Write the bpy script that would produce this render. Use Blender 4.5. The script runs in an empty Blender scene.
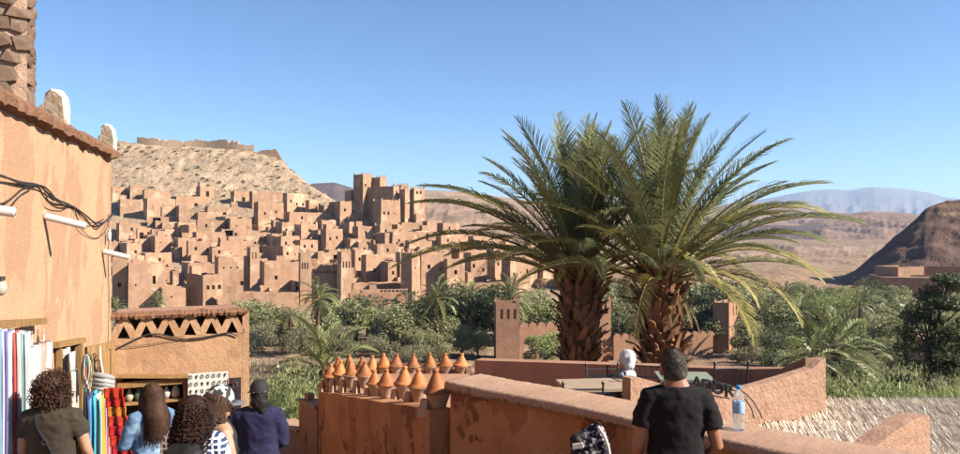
import bpy, math, random
import numpy as np
from mathutils import Vector, Matrix, Euler
R = math.radians
random.seed(7)
rng = np.random.default_rng(7)
sc = bpy.context.scene
col = sc.collection

# ------------------------------------------------------------------ camera, sky, sun, exposure
F = 720.0; HY = 232.0                       # focal length and horizon row of the photograph, in its pixels
cam_d = bpy.data.cameras.new('camera'); cam = bpy.data.objects.new('camera', cam_d); col.objects.link(cam)
cam_d.sensor_width = 36.0; cam_d.lens = 36.0*F/960.0
cam_d.shift_y = (HY-227.0)/960.0
cam_d.clip_start = 0.1; cam_d.clip_end = 60000
cam.location = (0, 0, 0); cam.rotation_euler = (R(90), 0, 0)
sc.camera = cam
SUN_A, SUN_E = 16.0, 33.0                   # azimuth towards the camera side from +x, and height
sun_dir = Vector((math.cos(R(SUN_E))*math.cos(R(SUN_A)), -math.cos(R(SUN_E))*math.sin(R(SUN_A)), math.sin(R(SUN_E))))
world = bpy.data.worlds.new('World'); sc.world = world; world.use_nodes = True
wn = world.node_tree.nodes; wl = world.node_tree.links
sky = wn.new('ShaderNodeTexSky'); sky.sky_type = 'NISHITA'; sky.sun_disc = False
sky.sun_elevation = R(SUN_E); sky.sun_rotation = math.atan2(sun_dir.x, sun_dir.y)
sky.air_density = 1.0; sky.dust_density = 0.1; sky.ozone_density = 6.0; sky.altitude = 1300
wn['Background'].inputs['Strength'].default_value = 0.060
wl.new(sky.outputs[0], wn['Background'].inputs[0])
sl = bpy.data.lights.new('sun', 'SUN'); sl.energy = 5.0; sl.angle = R(0.5); sl.color = (1.0, 0.90, 0.76)
so = bpy.data.objects.new('sun', sl); col.objects.link(so); so.rotation_euler = (-sun_dir).to_track_quat('-Z', 'Y').to_euler()
so.location = (60, -20, 60)
sc.view_settings.view_transform = 'Standard'; sc.view_settings.look = 'None'
sc.view_settings.gamma = 1.0; sc.view_settings.exposure = 1.55
sc.cycles.max_bounces = 6; sc.cycles.diffuse_bounces = 2; sc.cycles.transparent_max_bounces = 8
sc.cycles.volume_bounces = 0

# ------------------------------------------------------------------ helpers
def P(px, py, D):
    """a point of the place: photograph direction and distance ahead"""
    return Vector(((px-480.0)/F*D, D, (HY-py)/F*D))

def tag(o, label=None, cat=None, group=None, kind=None):
    if label: o['label'] = label
    if cat: o['category'] = cat
    if group: o['group'] = group
    if kind: o['kind'] = kind
    return o

def empty(name, loc=(0, 0, 0), rz=0.0, label=None, cat=None, group=None):
    o = bpy.data.objects.new(name, None); col.objects.link(o)
    o.location = loc; o.rotation_euler = (0, 0, rz); o.empty_display_size = 0.2
    return tag(o, label, cat, group)

def link_mesh(name, me, parent=None, loc=(0, 0, 0), rot=(0, 0, 0), scale=(1, 1, 1)):
    o = bpy.data.objects.new(name, me); col.objects.link(o)
    o.location = loc; o.rotation_euler = rot; o.scale = scale
    if parent: o.parent = parent
    return o

def smooth(me, on=True):
    me.polygons.foreach_set('use_smooth', [on]*len(me.polygons)); return me

class MB:
    """collects vertices and faces and links them as one mesh object"""
    def __init__(s): s.v = []; s.f = []; s.m = []; s.s = []; s.mi = 0; s.sm = False
    def add(s, vs, fs):
        b = len(s.v); s.v.extend(tuple(v) for v in vs)
        for f in fs: s.f.append(tuple(b+i for i in f)); s.m.append(s.mi); s.s.append(s.sm)
        return b
    def quad(s, a, b, c, d): s.add((a, b, c, d), ((0, 1, 2, 3),))
    def box(s, lo, hi, M=None, bev=0.0):
        x0, y0, z0 = lo; x1, y1, z1 = hi
        vs = [Vector(p) for p in ((x0,y0,z0),(x1,y0,z0),(x1,y1,z0),(x0,y1,z0),(x0,y0,z1),(x1,y0,z1),(x1,y1,z1),(x0,y1,z1))]
        if M is not None: vs = [M @ v for v in vs]
        s.add(vs, ((0,3,2,1),(4,5,6,7),(0,1,5,4),(1,2,6,5),(2,3,7,6),(3,0,4,7)))
    def tube(s, pts, rad, n=8, cap=True, squash=None):
        pts = [Vector(p) for p in pts]; k = len(pts)
        if not hasattr(rad, '__len__'): rad = [rad]*k
        t0 = (pts[1]-pts[0]).normalized()
        up = Vector((0, 0, 1)) if abs(t0.z) < 0.9 else Vector((1, 0, 0))
        a = t0.cross(up).normalized(); vs = []
        for i, p in enumerate(pts):
            t = (pts[min(i+1, k-1)]-pts[max(i-1, 0)]).normalized()
            a = (a - t*a.dot(t)).normalized(); b = t.cross(a)
            for j in range(n):
                an = 2*math.pi*j/n
                vs.append(p + a*math.cos(an)*rad[i]*(squash or 1) + b*math.sin(an)*rad[i])
        fs = [(i*n+j, i*n+(j+1) % n, (i+1)*n+(j+1) % n, (i+1)*n+j) for i in range(k-1) for j in range(n)]
        if cap: fs += [tuple(range(n-1, -1, -1)), tuple((k-1)*n+j for j in range(n))]
        s.add(vs, fs)
    def lathe(s, prof, c=(0, 0, 0), n=20, M=None):
        vs = []; c = Vector(c)
        for r, z in prof:
            for j in range(n):
                an = 2*math.pi*j/n; v = Vector((r*math.cos(an), r*math.sin(an), z))
                vs.append((M @ v if M is not None else v)+c)
        k = len(prof)
        fs = [(i*n+j, i*n+(j+1) % n, (i+1)*n+(j+1) % n, (i+1)*n+j) for i in range(k-1) for j in range(n)]
        if prof[0][0] > 1e-4: fs.append(tuple(range(n-1, -1, -1)))
        if prof[-1][0] > 1e-4: fs.append(tuple((k-1)*n+j for j in range(n)))
        s.add(vs, fs)
    def ellipsoid(s, c, r, n=14, m=9, M=None):
        c = Vector(c); vs = []
        for i in range(m+1):
            th = math.pi*i/m
            for j in range(n):
                an = 2*math.pi*j/n
                v = Vector((r[0]*math.sin(th)*math.cos(an), r[1]*math.sin(th)*math.sin(an), -r[2]*math.cos(th)))
                vs.append((M @ v if M is not None else v)+c)
        s.add(vs, [(i*n+j, i*n+(j+1) % n, (i+1)*n+(j+1) % n, (i+1)*n+j) for i in range(m) for j in range(n)])
    def prism(s, outline, y0, y1, M=None):
        """outline in x,z extruded along y"""
        k = len(outline)
        vs = [Vector((x, y0, z)) for x, z in outline]+[Vector((x, y1, z)) for x, z in outline]
        if M is not None: vs = [M @ v for v in vs]
        s.add(vs, [tuple(range(k)), tuple(range(2*k-1, k-1, -1))]+[(i, i+k, (i+1) % k+k, (i+1) % k) for i in range(k)])
    def mesh(s, name, mats):
        me = bpy.data.meshes.new(name); me.from_pydata(s.v, [], s.f)
        if not isinstance(mats, (list, tuple)): mats = [mats]
        for m in mats: me.materials.append(m)
        me.polygons.foreach_set('material_index', s.m)
        me.polygons.foreach_set('use_smooth', s.s)
        me.update(); return me
    def build(s, name, mats, parent=None, loc=(0, 0, 0), rot=(0, 0, 0)):
        return link_mesh(name, s.mesh(name, mats), parent, loc, rot)

def fast_mesh(name, verts, quads, mat, smooth_on=False, tris=False):
    """numpy arrays straight into a mesh"""
    me = bpy.data.meshes.new(name); k = 3 if tris else 4
    me.vertices.add(len(verts)); me.vertices.foreach_set('co', np.asarray(verts, dtype=np.float32).ravel())
    me.loops.add(len(quads)*k); me.loops.foreach_set('vertex_index', np.asarray(quads, dtype=np.int32).ravel())
    me.polygons.add(len(quads)); me.polygons.foreach_set('loop_start', np.arange(0, len(quads)*k, k, dtype=np.int32))
    me.polygons.foreach_set('use_smooth', np.full(len(quads), smooth_on))
    if mat: me.materials.append(mat)
    me.update(calc_edges=True); me.validate(); return me

# lattice noise in numpy
def _hash(ix, iy, seed):
    h = (ix.astype(np.int64)*374761393 + iy.astype(np.int64)*668265263 + seed*974634777) & 0xffffffff
    h = ((h ^ (h >> 13))*1274126177) & 0xffffffff
    return ((h ^ (h >> 16)) & 0xffff)/65535.0
def vnoise(x, y, seed=0):
    ix = np.floor(x); iy = np.floor(y); fx = x-ix; fy = y-iy
    fx = fx*fx*fx*(fx*(fx*6-15)+10); fy = fy*fy*fy*(fy*(fy*6-15)+10)
    a = _hash(ix, iy, seed); b = _hash(ix+1, iy, seed); c = _hash(ix, iy+1, seed); d = _hash(ix+1, iy+1, seed)
    return (a*(1-fx)+b*fx)*(1-fy)+(c*(1-fx)+d*fx)*fy
def fbm(x, y, oct=5, seed=0, ridged=False):
    s = 0; a = 0.5; t = 0
    for o in range(oct):
        n = vnoise(x+17.3*o, y-9.1*o, seed+o)
        if ridged: n = 1-abs(2*n-1)
        s = s+a*n; t += a; a *= 0.5; x = x*2.03; y = y*2.03
    return s/t

# ------------------------------------------------------------------ materials
MATS = {}
ALBEDO = 0.58      # the colours below are written as they look in full sun; the surfaces themselves are darker
def nodes_of(name):
    m = bpy.data.materials.new(name); m.use_nodes = True
    return m, m.node_tree.nodes, m.node_tree.links, m.node_tree.nodes['Principled BSDF']

def mat(name, c1, c2=None, scale=3.0, bump=0.3, bscale=None, rough=0.9, var=0.0, detail=6, spec=0.2, metal=0.0,
        c3=None, s3=0.6, t3=0.55, dist=0.02, stretch=(1, 1, 1), coords='Object', sub=0.0, trans=0.0):
    """two tone noise colour with an optional patchy third tone, per object value change and bump"""
    if name in MATS: return MATS[name]
    c1 = tuple(x*ALBEDO for x in c1); c2 = tuple(x*ALBEDO for x in c2) if c2 else None; c3 = tuple(x*ALBEDO for x in c3) if c3 else None
    m, N, L, B = nodes_of(name); MATS[name] = m
    B.inputs['Roughness'].default_value = rough
    B.inputs['Specular IOR Level'].default_value = spec
    B.inputs['Metallic'].default_value = metal
    tc = N.new('ShaderNodeTexCoord'); mp = N.new('ShaderNodeMapping'); L.new(tc.outputs[coords], mp.inputs[0])
    mp.inputs['Scale'].default_value = stretch
    oi = N.new('ShaderNodeObjectInfo')
    cx = N.new('ShaderNodeCombineXYZ'); ml = N.new('ShaderNodeMath'); ml.operation = 'MULTIPLY'; ml.inputs[1].default_value = 40
    if var > 0: L.new(oi.outputs['Random'], ml.inputs[0]); L.new(ml.outputs[0], cx.inputs[0]); L.new(cx.outputs[0], mp.inputs['Location'])
    c2 = c2 or tuple(x*0.75 for x in c1)
    n1 = N.new('ShaderNodeTexNoise'); n1.inputs['Scale'].default_value = scale; n1.inputs['Detail'].default_value = detail
    n1.inputs['Roughness'].default_value = 0.62
    L.new(mp.outputs[0], n1.inputs['Vector'])
    cr = N.new('ShaderNodeValToRGB'); cr.color_ramp.elements[0].position = 0.32; cr.color_ramp.elements[1].position = 0.68
    cr.color_ramp.elements[0].color = (*c2, 1); cr.color_ramp.elements[1].color = (*c1, 1)
    L.new(n1.outputs['Fac'], cr.inputs[0]); out = cr.outputs[0]
    if c3:
        n3 = N.new('ShaderNodeTexNoise'); n3.inputs['Scale'].default_value = s3; n3.inputs['Detail'].default_value = 5
        L.new(mp.outputs[0], n3.inputs['Vector'])
        r3 = N.new('ShaderNodeValToRGB'); r3.color_ramp.elements[0].position = t3; r3.color_ramp.elements[1].position = t3+0.05
        L.new(n3.outputs['Fac'], r3.inputs[0])
        mx = N.new('ShaderNodeMixRGB'); mx.inputs[2].default_value = (*c3, 1); L.new(r3.outputs[0], mx.inputs[0]); L.new(out, mx.inputs[1]); out = mx.outputs[0]
    if var > 0:
        hs = N.new('ShaderNodeHueSaturation'); mr = N.new('ShaderNodeMapRange')
        mr.inputs['To Min'].default_value = 1-var; mr.inputs['To Max'].default_value = 1+var
        L.new(oi.outputs['Random'], mr.inputs['Value']); L.new(mr.outputs[0], hs.inputs['Value']); L.new(out, hs.inputs['Color']); out = hs.outputs[0]
    L.new(out, B.inputs['Base Color'])
    if bump > 0:
        nb = N.new('ShaderNodeTexNoise'); nb.inputs['Scale'].default_value = bscale or scale*4; nb.inputs['Detail'].default_value = 8
        nb.inputs['Roughness'].default_value = 0.65
        L.new(mp.outputs[0], nb.inputs['Vector'])
        bp = N.new('ShaderNodeBump'); bp.inputs['Strength'].default_value = bump; bp.inputs['Distance'].default_value = dist
        L.new(nb.outputs['Fac'], bp.inputs['Height']); L.new(bp.outputs[0], B.inputs['Normal'])
    if sub > 0:   # thin leaves let light through
        tr = N.new('ShaderNodeBsdfTranslucent'); L.new(out, tr.inputs[0]); ms = N.new('ShaderNodeMixShader'); ms.inputs[0].default_value = sub
        L.new(B.outputs[0], ms.inputs[1]); L.new(tr.outputs[0], ms.inputs[2]); L.new(ms.outputs[0], N['Material Output'].inputs[0])
    return m

def plain(name, c, rough=0.6, metal=0.0, spec=0.4):
    return mat(name, c, tuple(x*0.88 for x in c), scale=9, bump=0.12, rough=rough, metal=metal, spec=spec, dist=0.004)
# ------------------------------------------------------------------ the ground: one sheet from the street to beyond the mountains
def ip(x, tab):
    a = np.array(tab, dtype=float); return np.interp(x, a[:, 0], a[:, 1])
def sstep(a, b, x):
    t = np.clip((x-a)/(b-a), 0, 1); return t*t*(3-2*t)
RIDGES = [  # distance, skyline (column, row), near flank, far flank, gully depth, colour
 (900, [(250,215),(330,204),(380,196),(420,190),(470,192),(500,196),(560,205),(620,214),(680,226),(740,240)], 520, 500, 5, (0.44,0.31,0.22)),
 (1250, [(200,215),(300,190),(312,182),(335,181),(352,186),(380,200),(430,225)], 220, 300, 5, (0.16,0.12,0.12)),
 (1500, [(640,236),(700,226),(760,222),(800,224),(830,217),(870,211),(905,213),(940,219),(1010,224),(1100,236)], 480, 500, 14, (0.34,0.225,0.17)),
 (2300, [(440,226),(520,214),(600,205),(640,209),(680,203),(715,207),(745,201),(790,206),(815,211),(850,213),(930,214),(1000,217),(1100,225)], 900, 900, 22, (0.36,0.25,0.20)),
 (9500,[(560,226),(640,219),(720,207),(780,196),(805,191),(830,188.5),(848,190),(874,186.5),(900,188),(925,192),(945,196),(975,199),(1010,203),(1100,214),(1200,226)], 3200, 2000, 90, (0.27,0.23,0.24)),
]
def terrain(X, Y):
    Yc = np.maximum(Y, 1.0); px = 480+F*X/Yc
    base = ip(Y, [(-20,-1.0),(0,-1.6),(12,-4.1),(20,-6.8),(35,-9.6),(60,-13.5),(90,-18),(110,-19.5),(265,-19.5),(600,-20),(900,-20),(3000,-20),(20000,-20)])
    base = base+2.6*sstep(266, 275, Y+3*np.sin(X/13))*(1-sstep(790, 835, px))*(1-sstep(300, 420, Y))
    colr = np.zeros(X.shape+(3,)); colr[:] = (0.46,0.31,0.20)
    n = fbm(X/9, Y/9, 5, 3); n2 = fbm(X/60, Y/60, 4, 8)
    amp = sstep(14, 60, Y)
    z = base + amp*((n-0.5)*1.6+(n2-0.5)*2.0*sstep(60, 300, Y))
    dirt = sstep(14, 30, Y)*(1-sstep(225, 262, Y))*sstep(0.42, 0.60, n2+0.25*(n-0.5))
    colr = colr*(1-dirt[..., None])+np.array((0.20,0.135,0.08))*dirt[..., None]
    # hill of the village
    prof = ip(Y, [(140,-19.5),(150,-19.3),(165,-18.6),(180,-16.5),(200,-12.6),(220,-7.8),(240,-1.9),(260,5.2),(285,15),(312,31),(326,39),(334,43),(345,44),(480,-5),(560,-20)])
    crest = ip(px, [(-400,40),(60,44),(115,42.4),(160,39.3),(240,36.8),(254,35.9),(262,34.6),(276,33.0),(283,31),(296,24),(315,17),(345,10),(430,2),(500,-6),(560,-13),(610,-20)])
    hill = -np.log(np.exp(-prof/1.2)+np.exp(-crest/1.2))*1.2
    up = sstep(-19, -10, hill)
    rock = fbm(X/14, Y/14, 6, 21, True)
    hill = hill+up*((rock-0.55)*2.2+(fbm(X/3.2, Y/3.2, 4, 5)-0.5)*1.3)*(0.12+0.88*sstep(258, 275, Y))
    k = sstep(-1, 1, hill-z)[..., None]
    strata = sstep(.35, .65, fbm(X/60, hill/1.1, 3, 91))*sstep(8, 16, hill)
    hc = np.array((0.60,0.435,0.295))*(0.80+.16*strata+0.28*fbm(X/11, Y/11, 4, 31))[..., None]
    pale = sstep(0.52, 0.66, fbm(X/5, Y/3.0, 4, 77))*sstep(4, 14, hill)
    hc = hc*(1-0.6*pale[..., None])+np.array((0.62,0.50,0.35))*0.6*pale[..., None]
    colr = colr*(1-k)+hc*k; z = np.maximum(z, hill)
    # dark rocky hill
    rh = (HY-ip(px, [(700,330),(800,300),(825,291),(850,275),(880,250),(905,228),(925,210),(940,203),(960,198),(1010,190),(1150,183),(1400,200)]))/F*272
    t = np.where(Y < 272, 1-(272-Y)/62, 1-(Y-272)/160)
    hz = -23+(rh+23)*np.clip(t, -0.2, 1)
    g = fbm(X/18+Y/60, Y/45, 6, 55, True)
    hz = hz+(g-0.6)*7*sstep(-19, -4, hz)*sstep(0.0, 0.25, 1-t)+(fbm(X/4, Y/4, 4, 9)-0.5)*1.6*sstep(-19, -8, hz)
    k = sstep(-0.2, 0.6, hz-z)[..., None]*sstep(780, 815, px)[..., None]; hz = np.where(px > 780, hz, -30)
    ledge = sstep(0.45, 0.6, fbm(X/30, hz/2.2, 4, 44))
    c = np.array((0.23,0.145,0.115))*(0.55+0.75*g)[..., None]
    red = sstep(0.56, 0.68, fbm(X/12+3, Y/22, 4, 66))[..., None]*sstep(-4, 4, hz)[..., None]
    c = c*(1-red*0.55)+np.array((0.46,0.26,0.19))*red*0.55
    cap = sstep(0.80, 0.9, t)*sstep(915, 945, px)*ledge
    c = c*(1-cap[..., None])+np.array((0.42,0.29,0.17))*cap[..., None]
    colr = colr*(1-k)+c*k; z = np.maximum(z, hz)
    for D, line, wn_, wf, gul, rc in RIDGES:
        top = (HY-ip(px, line))/F*D
        t = np.where(Y < D, 1-(D-Y)/wn_, 1-(Y-D)/wf)
        tt = np.clip(t, -0.1, 1); sh = tt*(1.35-0.35*tt)
        g = fbm(X/(D*0.055), Y/(D*0.12), 6, int(D), True)
        hz = -22+(top+22)*sh+(g-0.62)*gul*2.2*np.clip(1-tt, 0, 1)*sstep(0, 0.25, tt)*2+(g-0.62)*gul*0.30
        k = sstep(-1, 2, hz-z)[..., None]
        st = fbm(X/(D*0.08), hz/(D*0.004), 4, int(D)+5)[..., None]
        c = np.array(rc)*(0.8+0.45*st)
        colr = colr*(1-k)+c*k; z = np.maximum(z, hz)
    return z, colr

def make_ground():
    v = np.concatenate([np.linspace(0.5, 20, 26), np.linspace(20, 160, 90)[1:], np.linspace(160, 365, 190)[1:], np.geomspace(365, 3400, 130)[1:], np.geomspace(3400, 17000, 60)[1:]])
    u = np.concatenate([np.linspace(-1.25, -0.70, 40), np.linspace(-0.70, 0.72, 580)[1:], np.linspace(0.72, 1.25, 40)[1:]])
    V, U = np.meshgrid(v, u, indexing='ij'); X = U*V; Y = V-6.0
    Z, C = terrain(X, Y)
    nr, nc = X.shape
    verts = np.stack([X, Y, Z], -1).reshape(-1, 3)
    i = np.arange(nr-1)[:, None]*nc+np.arange(nc-1)[None, :]
    quads = np.stack([i, i+1, i+nc+1, i+nc], -1).reshape(-1, 4)
    m, N, L, B = nodes_of('earth'); B.inputs['Roughness'].default_value = 0.95; B.inputs['Specular IOR Level'].default_value = 0.1
    at = N.new('ShaderNodeAttribute'); at.attribute_name = 'earth_colour'
    ge = N.new('ShaderNodeNewGeometry')
    def noise(s, d):
        n = N.new('ShaderNodeTexNoise'); n.inputs['Scale'].default_value = s; n.inputs['Detail'].default_value = d; n.inputs['Roughness'].default_value = 0.7
        L.new(ge.outputs['Position'], n.inputs['Vector']); return n
    n1 = noise(1.1, 9); n2 = noise(0.12, 8); n3 = noise(0.012, 8)
    prev = at.outputs['Color']
    for n, lo, hi in ((n1, 0.66, 1.30), (n2, 0.72, 1.26), (n3, 0.84, 1.16)):
        mr = N.new('ShaderNodeMapRange'); mr.inputs['From Min'].default_value = 0.3; mr.inputs['From Max'].default_value = 0.7
        mr.inputs['To Min'].default_value = lo; mr.inputs['To Max'].default_value = hi; L.new(n.outputs['Fac'], mr.inputs['Value'])
        vm = N.new('ShaderNodeVectorMath'); vm.operation = 'SCALE'; L.new(prev, vm.inputs[0]); L.new(mr.outputs[0], vm.inputs['Scale']); prev = vm.outputs[0]
    L.new(prev, B.inputs['Base Color'])
    ad = N.new('ShaderNodeMath'); ad.operation = 'MULTIPLY_ADD'; ad.inputs[1].default_value = 8.0
    L.new(n2.outputs['Fac'], ad.inputs[0]); L.new(n1.outputs['Fac'], ad.inputs[2])
    bp = N.new('ShaderNodeBump'); bp.inputs['Strength'].default_value = 0.8; bp.inputs['Distance'].default_value = 0.5
    L.new(ad.outputs[0], bp.inputs['Height']); L.new(bp.outputs[0], B.inputs['Normal'])
    me = fast_mesh('ground', verts, quads, m, True)
    ca = me.color_attributes.new('earth_colour', 'FLOAT_COLOR', 'POINT')
    ca.data.foreach_set('color', np.concatenate([C.reshape(-1, 3)*ALBEDO*.95, np.ones((nr*nc, 1))], 1).astype(np.float32).ravel())
    o = link_mesh('ground', me); tag(o, 'tan earth valley floor, village hill and far ridges', kind='structure')
make_ground()
def gz(x, y):
    return float(terrain(np.array([float(x)]), np.array([float(y)]))[0][0])
hz_m = bpy.data.materials.new('haze'); hz_m.use_nodes = True
hz_m.node_tree.nodes.remove(hz_m.node_tree.nodes['Principled BSDF'])
pv = hz_m.node_tree.nodes.new('ShaderNodeVolumePrincipled'); pv.inputs['Color'].default_value = (0.45, 0.68, 1.0, 1)
pv.inputs['Density'].default_value = 0.00007; pv.inputs['Anisotropy'].default_value = 0.1
hz_m.node_tree.links.new(pv.outputs[0], hz_m.node_tree.nodes['Material Output'].inputs['Volume'])
hb = MB(); hb.box((-24000, -80, -60), (24000, 17600, 600)); hob = hb.build('haze', hz_m); tag(hob, 'thin pale blue air over the whole valley', kind='stuff')

# loose white stones and scrub on the village hill
def scatter_hill():
    st = []; sb = []
    for _ in range(480):
        px = random.uniform(100, 330); Y = random.uniform(262, 338); x = (px-480)/F*Y
        st.append((x, Y, random.uniform(0.12, 0.42)))
    X = np.array([s[0] for s in st]); Y = np.array([s[1] for s in st]); Z = terrain(X, Y)[0]
    V = []; Q = []
    for (x, y, r), z in zip(st, Z):
        b = len(V); a = random.uniform(0, 6)
        for j in range(4): V.append((x+r*math.cos(a+j*1.571)*random.uniform(.7, 1.2), y+r*math.sin(a+j*1.571), z-0.2))
        for j in range(4): V.append((x+r*.6*math.cos(a+j*1.571), y+r*.6*math.sin(a+j*1.571), z+r*random.uniform(.5, .9)))
        Q += [(b+4, b+5, b+6, b+7)]+[(b+j, b+(j+1) % 4, b+4+(j+1) % 4, b+4+j) for j in range(4)]
    o = link_mesh('hillside_stones', fast_mesh('hillside_stones', np.array(V), np.array(Q), mat('pale_stone', (0.62,0.52,0.38), (0.45,0.33,0.22), scale=0.5, bump=0)))
    tag(o, 'pale loose stones strewn over the hill above the village', kind='stuff')
    V = []; Q = []
    pts = [(random.uniform(100, 320), random.uniform(268, 334)) for _ in range(280)]
    X = np.array([(p-480)/F*y for p, y in pts]); Y = np.array([y for p, y in pts]); Z = terrain(X, Y)[0]
    for x, y, z in zip(X, Y, Z):
        r = random.uniform(0.4, 1.3)
        for _ in range(16):
            b = len(V); c = Vector((x+random.gauss(0, .4)*r, y+random.gauss(0, .4)*r, z+abs(random.gauss(0, .3))*r)); d = Vector((random.uniform(-1, 1), random.uniform(-1, 1), random.uniform(-.3, 1)))*0.3*r
            e = d.cross(Vector((random.uniform(-1, 1), random.uniform(-1, 1), 1))).normalized()*0.16*r
            V += [c-d-e, c+d-e, c+d+e, c-d+e]; Q.append((b, b+1, b+2, b+3))
    o = link_mesh('hillside_scrub', fast_mesh('hillside_scrub', np.array([tuple(v) for v in V]), np.array(Q), mat('scrub', (0.34,0.29,0.17), (0.22,0.19,0.10), scale=0.4, bump=0)))
    tag(o, 'low dry scrub dotted over the hill above the village', kind='stuff')
scatter_hill()
# ------------------------------------------------------------------ the mud brick village
M_MUD = mat('mud_plaster_far', (0.57,0.355,0.23), (0.43,0.26,0.165), scale=0.5, bump=0.5, bscale=2.2, var=0.13, dist=0.12, c3=(0.66,0.45,0.30), s3=0.22, t3=0.56)
M_MUD2 = mat('mud_plaster_red', (0.50,0.285,0.18), (0.40,0.21,0.13), scale=0.6, bump=0.5, bscale=2.5, var=0.08, dist=0.1)
def rain_wash(m, amount=.5):
    N = m.node_tree.nodes; L = m.node_tree.links; B = N['Principled BSDF']; src = B.inputs['Base Color'].links[0].from_socket
    ge = N.new('ShaderNodeNewGeometry'); mp = N.new('ShaderNodeMapping'); mp.inputs['Scale'].default_value = (.7, .7, .22); L.new(ge.outputs['Position'], mp.inputs[0])
    n = N.new('ShaderNodeTexNoise'); n.inputs['Scale'].default_value = 1.0; n.inputs['Detail'].default_value = 7; n.inputs['Roughness'].default_value = .7; L.new(mp.outputs[0], n.inputs['Vector'])
    mr = N.new('ShaderNodeMapRange'); mr.inputs['From Min'].default_value = .35; mr.inputs['From Max'].default_value = .65; mr.inputs['To Min'].default_value = 1-amount*.55; mr.inputs['To Max'].default_value = 1+amount*.4; L.new(n.outputs['Fac'], mr.inputs['Value'])
    v = N.new('ShaderNodeVectorMath'); v.operation = 'SCALE'; L.new(src, v.inputs[0]); L.new(mr.outputs[0], v.inputs['Scale']); L.new(v.outputs[0], B.inputs['Base Color'])
rain_wash(M_MUD, .3); rain_wash(M_MUD2, .25)
M_ROOF = mat('mud_roof', (0.47,0.33,0.22), (0.36,0.24,0.155), scale=0.6, bump=0.3, var=0.08, dist=0.1)
M_DARK = mat('dim_interior', (0.045,0.028,0.02), (0.03,0.02,0.015), scale=2, bump=0)  # near-black colour stands in for the shade inside unlit rooms and recesses
WIN_KIND = {'win': (0.75, 1.0, 0.35), 'tall': (0.7, 1.9, 0.35), 'niche': (0.42, 1.5, 0.22), 'eye': (0.38, 0.45, 0.3), 'door': (1.3, 2.3, 0.5), 'bay': (2.6, 2.1, 1.4)}
WIN_MESH = {}
def win_mesh(kind, wall):
    key = (kind, wall.name)
    if key not in WIN_MESH:
        w, h, d = WIN_KIND[kind]; b = MB()
        a = -w/2; c = w/2
        b.mi = 0
        b.quad((a, 0, 0), (a, 0, h), (a, d, h), (a, d, 0)); b.quad((c, 0, 0), (c, d, 0), (c, d, h), (c, 0, h))
        b.quad((a, 0, h), (c, 0, h), (c, d, h), (a, d, h)); b.quad((a, 0, 0), (a, d, 0), (c, d, 0), (c, 0, 0))
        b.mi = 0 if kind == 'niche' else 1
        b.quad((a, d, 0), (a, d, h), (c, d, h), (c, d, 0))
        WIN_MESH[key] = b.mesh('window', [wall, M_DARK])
    return WIN_MESH[key]

def holed(mb, M, w, h, holes, jit=0.0, step=1.5, batter=0.0, nz=2, z0=0.0, seed=0):
    """wall in local x,z (facing -y) with rectangular openings; top edge uneven"""
    rr = random.Random(seed)
    xs = {0.0, w}; zs = {z0, h}
    for x, z, ww, hh in holes: xs |= {x-ww/2, x+ww/2}; zs |= {z, z+hh}
    k = max(1, int(w/step))
    for i in range(1, k):
        x = w*i/k
        if all(abs(x-q) > 0.25 for q in xs) and not any(a-ww/2 < x < a+ww/2 for a, z, ww, hh in holes): xs.add(x)
    xs = sorted(x for x in xs if -1e-6 <= x <= w+1e-6); zs = sorted(z for z in zs if z0-1e-6 <= z <= h+1e-6)
    idx = {}; vs = []; fs = []
    tops = [h+(rr.uniform(-jit, jit) if jit else 0) for _ in xs]
    for i, x in enumerate(xs):
        for j, z in enumerate(zs):
            zz = tops[i] if j == len(zs)-1 else z
            idx[i, j] = len(vs); vs.append(M @ Vector((x, batter*(zz-z0), zz)))
    for i in range(len(xs)-1):
        for j in range(len(zs)-1):
            cx = (xs[i]+xs[i+1])/2; cz = (zs[j]+zs[j+1])/2
            if any(abs(cx-a) < ww/2 and z < cz < z+hh for a, z, ww, hh in holes): continue
            fs.append((idx[i, j], idx[i+1, j], idx[i+1, j+1], idx[i, j+1]))
    mb.add(vs, fs); return xs, tops

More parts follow.
